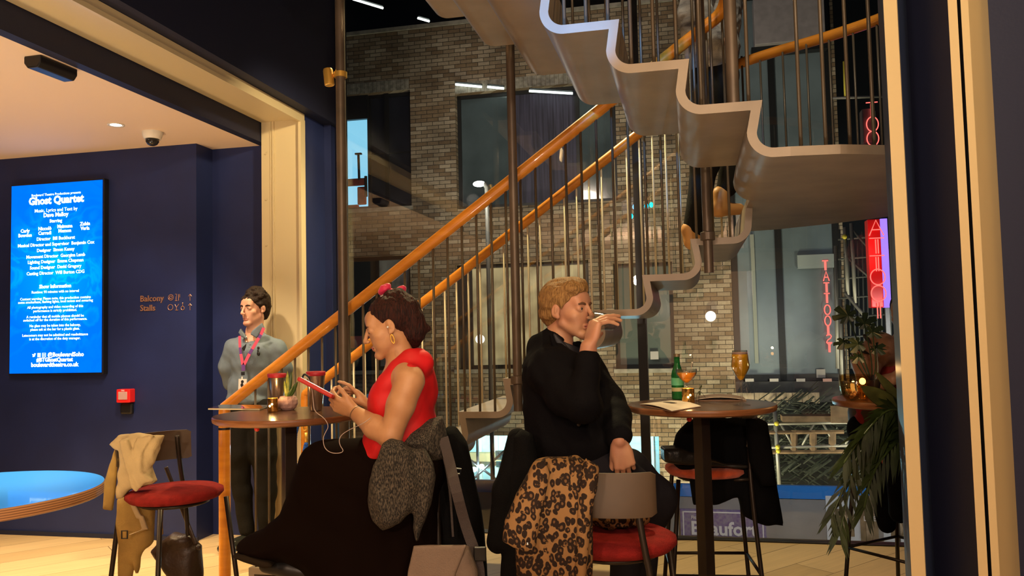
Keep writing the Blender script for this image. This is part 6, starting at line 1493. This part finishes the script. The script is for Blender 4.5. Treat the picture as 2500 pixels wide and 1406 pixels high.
S.cone(q(0, -.07, -.02), q(0, -.062, -.055), .045, .026, .03)
S.plane(q(0, .085, .066), M3 @ Vector((0, .62, -.78)))
S.cone(q(.074, .016, .030), q(.0755, .013, -.018), .0085, .0045, .008); S.cone(q(-.074, .016, .030), q(-.0755, .013, -.018), .0085, .0045, .008)
S.ell(q(0, -.055, -.012), (.068, .060, .052), M3, .02)
for s_ in (-1, 1): S.ell(q(s_*.086, -.004, -.016), (.024, .026, .036), M3, .008, 's')
S.disp = hair_disp(H, .0055, 1, (85, 16, 50), 11); S.build('hair', HBL, mn_, h=.0035)
# jacket, shirt, trousers
JK = mat('black_jacket_cloth', (.0035, .0032, .0045), .85, bump=.2, bscale=160, spec=.12)
S = SDF(); S.ell(P(1372, 960, 3.12), (.150, .165, .21), Matrix.Rotation(R(-4), 3, 'Y'), .03); S.ell(P(1368, 890, 3.12), (.125, .19, .085), k=.06); S.ell(P(1385, 1070, 3.12), (.165, .17, .17), k=.05)
S.ell(P(1340, 905, 3.0), (.085, .08, .085), k=.04); S.chain([P(1345, 905, 2.99), P(1385, 965, 2.92), el], [.078, .072, .062], .03); S.cone(el, P(1437, 880, 2.875), .060, .044, .03)
S.chain([P(1425, 905, 3.2), P(1480, 985, 3.14), P(1500, 1025, 3.06)], [.082, .068, .060], .04); S.cone(P(1500, 1020, 3.05), P(1511, 1063, 2.95), .062, .046, .02)
S.ell(P(1425, 1085, 3.1), (.13, .14, .09), k=.05); S.cone(q(0, -.045, -.085), P(1345, 850, 3.15), .055, .085, .03)
S.ell(P(1402, 868, 3.05), (.055, .075, .075), M3, .01, 's'); S.ell(q(0, .0, -.075), (.060, .062, .055), M3, .01, 's')
S.disp = folds(.010, 13, 11, 51, .4); S.build('jacket', JK, mn_, h=.006)
SHB = mat('dark_shirt', (.010, .011, .020), .5, bump=.1, bscale=200)
S = SDF(); S.ell(P(1378, 905, 3.12), (.105, .13, .10), k=.03); S.cone(P(1375, 862, 3.11), P(1372, 880, 3.12), .068, .085, .02); S.ell(q(0, .012, -.085), (.056, .066, .060), M3, .006, 's'); S.disp = folds(.004, 20, 20, 5); S.build('shirt', SHB, mn_, h=.0045)
for pts, m_ in (([(1352, 812), (1362, 820), (1400, 862), (1428, 880), (1400, 905), (1370, 870), (1348, 830)], SHB), ([(1346, 808), (1340, 818), (1348, 850), (1372, 900), (1402, 950), (1410, 930), (1385, 880), (1358, 835)], JK)):
    S = SDF(); Yc = 3.035 if m_ is SHB else 3.0; S.poly(outline(pts, Yc), (0, Yc, 0), U, V, .012, .008, .01); S.build('collar' if m_ is SHB else 'lapel', m_, mn_, h=.004)
MB().lathe([(.0001, 0), (.007, .001), (.007, .002), (.0001, .003)], P(1413, 1036, 2.945), 16, M=Matrix.Rotation(R(90), 4, 'X')).build('jacket_button', mat('horn_button', (.03, .02, .008), .5), mn_)
TR = mat('dark_trousers', (.010, .009, .013), .8, spec=.15, bump=.15, bscale=200)
S = SDF(); S.chain([P(1400, 1135, 3.08), P(1470, 1150, 3.06), P(1540, 1190, 3.05)], [.13, .100, .078], .04); S.chain([P(1540, 1190, 3.05), P(1530, 1300, 3.1), P(1520, 1500, 3.1)], [.075, .062, .05], .03)
S.chain([P(1400, 1135, 3.2), P(1520, 1165, 3.2), P(1598, 1215, 3.22)], [.13, .11, .085], .04); S.chain([P(1598, 1218, 3.22), P(1575, 1300, 3.26), P(1560, 1480, 3.26)], [.082, .068, .05], .03)
S.disp = folds(.009, 12, 10, 61); S.build('trousers', TR, mn_, h=.007)
wax_ = (P(1514, 1082, 2.93)-el2).normalized(); u_ = Vector((1, 0, 0)); u_ = (u_-wax_*u_.dot(wax_)).normalized(); v_ = wax_.cross(u_); c_ = P(1513, 1074, 2.943)
wt = MB().tube([c_+u_*.032*math.cos(t)+v_*.030*math.sin(t) for t in np.linspace(0, 6.28, 29)[:-1]], .006, 8, closed=True, sq=.5).build('watch_strap', mat('watch_black', (.02, .015, .012), .3), mn_, smooth=True)
mb = MB(); mb.ball(c_+Vector((.002, -.031, .002)), .014, 16, sc=(1, .35, 1)); mb.ball(c_+Vector((.028, -.014, 0)), .008, 10, sc=(.6, 1, 1)); mb.build('watch_case', mat('watch_metal', (.6, .5, .4), .2, 1.0), wt, smooth=True)
# tumbler
ga = P(1450, 782, 3.02); gb = P(1497, 787, 2.945); gd = (gb-ga); gl = gd.length; tm = empty('tumbler', (ga+gb)/2, 'clear glass tumbler raised to the mouth of the man', 'glass')
Mg = gd.to_track_quat('Z', 'Y').to_matrix().to_4x4()
MB().lathe([(.034, 0), (.031, gl*.6), (.029, gl-.006), (.026, gl), (.0001, gl), (.0001, gl-.008), (.025, gl-.009), (.028, gl*.6), (.032, 0)], ga, 36, M=Mg, closed=True).build('glass', GLS, tm, smooth=True, auto=40)

# ---------------------------------------------------------------- standing usher
us = empty('person', (P(625, 1330, 5.5).x, 5.5, 0), 'young man in a grey shirt and pink lanyard standing at the foyer opening', 'person')
SKU = skin('skin_usher', (.60, .32, .21), (.50, .24, .15)); Y = 5.5
H = hframe(P(621, 753, Y-.02), (-.50, -.86, -.02), (0, 0, 1), .98); S = SDF(); head_sdf(S, H, .98, lean=True); M3 = rot3(H); q = lambda x, y, z: H @ Vector((x, y, z))
S.chain([q(0, -.015, -.06), P(622, 812, Y), P(622, 830, Y)], [.052, .054, .065], .03); S.ell(P(622, 852, Y), (.12, .07, .035), k=.03)
hand_sdf(S, P(600, 975, Y+.13), (.8, 0, -.6), (0, 1, 0), right=True, sc=1.0, bend=(20, 30, 20)); hand_sdf(S, P(640, 970, Y+.13), (-.8, 0, -.6), (0, 1, 0), right=False, sc=1.0, bend=(20, 30, 20))
S.cone(P(575, 945, Y+.1), P(600, 975, Y+.13), .03, .026); S.cone(P(665, 945, Y+.1), P(640, 970, Y+.13), .03, .026)
S.chain([P(622, 850, Y), P(615, 960, Y), P(618, 1000, Y)], [.09, .09, .1], .03); S.cone(P(615, 900, Y), P(575, 945, Y+.1), .04, .03, .02); S.cone(P(615, 900, Y), P(665, 945, Y+.1), .04, .03, .02)
S.build('body', [SKU, mat('lips_usher', (.42, .16, .12), .5)], us, h=.0038, matfn=nearm(H, LIPS))
eyes(H, us, .98, iris=(.06, .035, .02)); HUS = hairmat('hair_black_brown', (.028, .014, .007), (.008, .004, .003)); brows(H, us, HUS, .0042)
S = SDF(); S.ell(q(0, -.024, .044), (.084, .104, .090), M3, .02)
S.plane(q(0, .072, .062), M3 @ Vector((0, .70, -.71)))
for i in range(46):
    a = random.uniform(-1.9, 1.9); t = random.uniform(.05, 1.0); x = math.sin(a)*.075*t; y = -.02+math.cos(a)*.085*t; z = .05+.085*math.sqrt(max(0, 1-t*t))+random.uniform(-.006, .010)
    if t > .85 and y > .03: z = random.uniform(.048, .075)
    if y > .02: z = max(z, .052)
    S.ell(q(x*1.06, y*1.06, z), (.020, .022, .014), M3 @ Matrix.Rotation(random.uniform(-1, 1), 3, 'X'), .006)
S.ell(q(0, -.055, -.01), (.070, .060, .055), M3, .02); S.ell(q(0, -.06, -.05), (.05, .04, .035), M3, .02); S.cone(q(.076, .010, .03), q(.078, .006, -.008), .010, .005); S.cone(q(-.076, .010, .03), q(-.078, .006, -.008), .010, .005)
for s_ in (-1, 1): S.ell(q(s_*.088, -.004, -.016), (.024, .024, .034), M3, .008, 's')
S.disp = hair_disp(H, .006, 1, (75, 75, 75), 21); S.build('hair', HUS, us, h=.0045)
SHU = mat('grey_shirt', (.115, .15, .18), .7, var=.1, vscale=14, bump=.15, bscale=200)
S = SDF(); S.ell(P(622, 855, Y), (.165, .105, .075), k=.04); S.ell(P(620, 885, Y), (.155, .115, .12), k=.05); S.ell(P(612, 945, Y), (.15, .115, .12), k=.05); S.ell(P(608, 975, Y-.01), (.145, .12, .05), k=.04)
S.chain([P(568, 850, Y), P(556, 895, Y+.02), P(562, 938, Y+.07)], [.062, .055, .046], .03); S.cone(P(562, 938, Y+.07), P(585, 962, Y+.12), .045, .036, .02)
S.chain([P(678, 855, Y), P(690, 895, Y+.02), P(684, 938, Y+.07)], [.068, .060, .050], .03); S.cone(P(684, 938, Y+.07), P(655, 962, Y+.12), .045, .036, .02)
S.cone(P(622, 822, Y+.01), P(622, 845, Y), .062, .085, .02); S.cone(P(612, 828, Y), P(572, 846, Y), .045, .05, .03); S.cone(P(634, 828, Y), P(676, 846, Y), .045, .055, .03); S.ell(q(0, .028, -.115), (.040, .055, .050), M3, .006, 's')
S.disp = folds(.012, 11, 8, 71, .5); S.build('shirt', SHU, us, h=.006)
for pts in ([(588, 802), (596, 812), (604, 828), (590, 822), (583, 812)], [(640, 788), (645, 800), (628, 826), (612, 816), (616, 808)]):
    S = SDF(); S.poly(outline(pts, Y-.088), (0, Y-.088, 0), U, V, .016, .008, .008); S.build('collar', SHU, us, h=.004)
LAN = mat('lanyard_pink', (.62, .07, .14), .6); LANP = mat('lanyard_purple', (.12, .04, .22), .6)
def ub(pts, w, m_, nm, Yo): band([P(x, y, Yo) for x, y in pts], w, .003, nm, m_, us)
yf = Y-.150
ub([(644, 800), (637, 817)], .020, LAN, 'lanyard', Y-.115); ub([(637, 817), (632, 825)], .020, LANP, 'lanyard', Y-.125); ub([(632, 825), (616, 852)], .020, LAN, 'lanyard', yf); ub([(616, 852), (609, 864)], .020, LANP, 'lanyard', yf); ub([(609, 864), (595, 892)], .020, LAN, 'lanyard', yf-.002)
ub([(585, 820), (586, 848)], .017, LAN, 'lanyard', Y-.130); ub([(586, 848), (588, 864)], .017, LANP, 'lanyard', yf); ub([(588, 864), (593, 892)], .018, LAN, 'lanyard', yf-.002); ub([(594, 890), (594, 905)], .024, LANP, 'lanyard', yf-.004)
p_ = P(592, 940, yf-.012); MB().cbox(P(593, 912, yf-.006), .022, .008, .022).build('clip', BLACK, us); MB().cbox(P(591, 925, yf-.008), .008, .004, .03).build('clip_tape', WHITEP, us)
bd = MB().cbox(p_, .054, .003, .080, Matrix.Rotation(R(3), 4, 'Y')).build('badge', mat('badge_white', (.62, .60, .55), .5), us, bevel=.001)
mb = MB(); mb.ball(p_+Vector((0, -.002, .022)), .010, 10, sc=(1, .1, 1.1)); mb.ball(p_+Vector((-.003, -.002, .0)), .011, 10, sc=(.9, .1, 1.3)); mb.ball(p_+Vector((.002, -.002, -.024)), .013, 10, sc=(1, .1, .9)); mb.build('badge_emblem', BLACK, bd)
mb = MB(); c_ = P(631, 856, yf+.028); mb.ball(c_+Vector((0, 0, .018)), .009, 10, sc=(1, .4, 1.2)); mb.ball(c_+Vector((-.003, 0, 0)), .008, 10, sc=(.7, .4, 1.4)); mb.ball(c_+Vector((0, 0, -.02)), .012, 10, sc=(.9, .4, 1.3)); mb.build('shirt_emblem', BLACK, us, smooth=True)
for yy in (822, 834): MB().ball(P(602, yy, Y-.128), .005, 8).build('shirt_button', WHITEP, us, smooth=True)
S = SDF(); S.poly(outline([(590, 850), (602, 838), (600, 848), (596, 858)], yf-.003), (0, yf-.003, 0), U, V, .006, .004); S.build('radio_mic', BLACK, us, h=.003)
TRU = mat('black_jeans', (.010, .009, .007), .85, spec=.15, bump=.2, bscale=150)
S = SDF(); S.ell(P(612, 990, Y), (.150, .12, .09), k=.04); S.chain([P(590, 1010, Y), P(583, 1110, Y), P(592, 1200, Y+.02), P(602, 1292, Y+.03)], [.088, .078, .060, .050], .03)
S.chain([P(640, 1010, Y), P(645, 1110, Y), P(648, 1200, Y), P(650, 1300, Y)], [.095, .085, .066, .054], .03); S.disp = folds(.010, 10, 9, 81); S.build('trousers', TRU, us, h=.008)
SHO = mat('black_shoe', (.02, .022, .018), .22, coat=.5)
S = SDF(); a = PZ(600, 1315, 0); a = Vector((P(604, 1300, 5.5).x, 5.53, 0)); S.cone(a+Vector((0, 0, .05)), a+Vector((-.11, -.13, .035)), .045, .036, .02); S.ell(a+Vector((-.12, -.14, .030)), (.042, .045, .028), k=.02); S.cone(a+Vector((.01, .02, .10)), a+Vector((0, 0, .05)), .04, .045, .02); S.plane((0, 0, .002), (0, 0, -1)); S.build('shoe', SHO, us, h=.005)
S = SDF(); a = Vector((P(652, 1300, 5.5).x, 5.52, 0)); S.cone(a+Vector((0, 0, .05)), a+Vector((-.05, -.15, .035)), .045, .036, .02); S.cone(a+Vector((.0, .02, .10)), a+Vector((0, 0, .05)), .04, .045, .02); S.plane((0, 0, .002), (0, 0, -1)); S.build('shoe', SHO, us, h=.005)

# ---------------------------------------------------------------- person climbing the stair
cl = empty('person', (P(1735, 580, 4.45).x, 4.45, 1.84), 'person in a pale furry coat and dark trousers climbing the stairs, head out of view', 'person')
Y = 4.42; SKC_ = skin('skin_climber', (.55, .30, .18), (.45, .22, .12))
S = SDF(); Hc = hframe(P(1740, -160, Y), (.9, .3, 0)); head_sdf(S, Hc)
S.chain([P(1738, -110, Y), P(1738, -60, Y)], [.055, .07], .03); S.ell(P(1738, 40, Y), (.13, .12, .28), k=.03); S.chain([P(1725, -30, Y-.14), P(1695, 50, Y-.14), P(1752, 95, Y-.16)], [.05, .04, .03], .02)
S.cone(P(1738, 60, Y), P(1725, -30, Y-.14), .08, .05, .02); hand_sdf(S, P(1752, 95, Y-.16), (.9, 0, -.3), (0, .3, -.9), True, .95, (35, 45, 30)); S.build('body', SKC_, cl, h=.006)
S = SDF(); S.ell(P(1740, -150, Y), (.09, .11, .12), k=.02); S.disp = folds(.008, 60, 20, 3); S.build('hair', HUS, cl, h=.009)
FUR = mat('pale_fur', (.80, .77, .68), .9, col2=(.10, .09, .09), vscale=1.6, stretch=(2.5, 2.5, 9), bump=1.0, bscale=70)
S = SDF(); S.ell(P(1735, 20, Y), (.175, .16, .30), k=.04); S.ell(P(1738, 130, Y), (.15, .15, .14), k=.05); S.ell(P(1735, -50, Y), (.16, .20, .10), k=.05); S.chain([P(1720, -45, Y-.16), P(1692, 40, Y-.16), P(1700, 72, Y-.16)], [.085, .085, .07], .03); S.cone(P(1700, 72, Y-.16), P(1738, 92, Y-.17), .075, .06, .03)
def fd(Q): return .03*vnoise(Q*np.array((9, 9, 22)), 1.0, 5)+.012*vnoise(Q, 60, 6)
S.disp = fd; S.build('fur_coat', FUR, cl, h=.009)
S = SDF(); S.ell(P(1745, 190, Y), (.14, .12, .12), k=.04); S.chain([P(1728, 240, Y-.06), P(1722, 400, Y-.05), P(1692, 560, Y)], [.09, .075, .055], .03); S.chain([P(1762, 240, Y+.07), P(1790, 360, Y+.05), P(1775, 455, Y+.08)], [.09, .07, .055], .03); S.disp = folds(.008, 12, 8, 9); S.build('trousers', TRU, cl, h=.009)
TANB = mat('tan_boot', (.55, .27, .08), .5)
b0 = Vector((P(1690, 580, Y).x, Y, 1.836)); S = SDF(); S.cone(b0+Vector((-.0, 0, .05)), b0+Vector((-.01, 0, .11)), .045, .05, .02); S.cone(b0+Vector((0, 0, .04)), b0+Vector((.12, .03, .03)), .042, .03, .02); S.plane((0, 0, 1.836), (0, 0, -1)); S.build('boot', TANB, cl, h=.006)
b0 = Vector((P(1755, 480, Y+.08).x, Y+.08, 2.02)); S = SDF(); S.cone(b0+Vector((0, 0, .05)), b0+Vector((.01, 0, .13)), .045, .05, .02); S.cone(b0+Vector((-.01, 0, .05)), b0+Vector((.12, .03, .05)), .042, .032, .02); S.plane((0, 0, 2.02), (0, 0, -1)); S.build('boot', TANB, cl, h=.006)

# ---------------------------------------------------------------- person at the far right table
rp_ = empty('person', (P(2190, 1100, 3.95).x, 3.95, .05), 'person in a red top with a tattooed bare arm, mostly behind the cream post', 'person')
Y = 4.15; SKR = skin('skin_right', (.42, .23, .14), (.34, .17, .10)); TAT = mat('tattoo_ink', (.02, .018, .016), .6)
S = SDF(); Hr = hframe(P(2215, 765, Y), (-.75, -.6, -.1)); head_sdf(S, Hr, .97, True)
S.chain([P(2213, 815, Y), P(2205, 850, Y)], [.05, .07], .03); S.ell(P(2195, 900, Y), (.13, .14, .16), k=.03)
S.chain([P(2150, 850, Y-.15), P(2115, 880, Y-.17), P(2118, 945, Y-.16)], [.075, .066, .045], .03); S.cone(P(2118, 945, Y-.16), P(2180, 925, Y-.28), .044, .030, .02); S.cone(P(2190, 870, Y), P(2150, 850, Y-.15), .08, .07, .03)
hand_sdf(S, P(2180, 925, Y-.28), (.9, -.1, .4), (0, .9, .1), False, .95, (30, 40, 30)); S.build('body', SKR, rp_, h=.0045)
S = SDF(); hq = lambda x, y, z: Hr @ Vector((x, y, z)); S.ell(hq(0, -.03, .04), (.085, .10, .09), rot3(Hr), .02); S.chain([hq(0, -.07, .0), hq(0, -.08, -.12), hq(0, -.07, -.2)], [.07, .06, .04], .03); S.disp = folds(.006, 50, 14, 3); S.build('hair', HUS, rp_, h=.006)
def on_arm(pts, nm='tattoo'):
    mb = MB(); 
    for (x, y, l, an, w_) in pts:
        a = P(x, y, Y-.245); d = Vector((math.cos(R(an)), 0, math.sin(R(an)))); leaf_mb(mb, a-d*l/2, a+d*l/2, w_, .18)
    mb.build(nm, TAT, rp_, smooth=True)
on_arm([(2108, 858, .07, -25, .008), (2118, 828, .06, -50, .010), (2128, 848, .02, -60, .003), (2104, 872, .012, -50, .003)])
S = SDF(); S.ell(P(2200, 905, Y), (.16, .16, .17), k=.03); S.ell(P(2195, 1000, Y), (.16, .17, .17), k=.05); S.poly(outline([(2092, 962), (2140, 950), (2180, 990), (2150, 1045), (2082, 1040)], Y-.05), (0, Y-.05, 0), U, V, .09, .07, .04); S.ell(P(2125, 870, Y-.2), (.07, .09, .09), k=.01, op='s'); S.disp = folds(.008, 13, 11, 4); S.build('red_top', mat('dark_red_cloth', (.24, .008, .008), .7), rp_, h=.007)
S = SDF(); S.chain([P(2200, 1060, Y), P(2110, 1050, Y-.05), P(2150, 1180, Y-.1), P(2165, 1280, Y-.1)], [.14, .075, .06, .045], .03); S.cone(P(2215, 1060, Y-.3), P(2200, 1250, Y-.35), .12, .05, .03); S.disp = folds(.008, 12, 10, 6); S.build('trousers', BLK, rp_, h=.009)
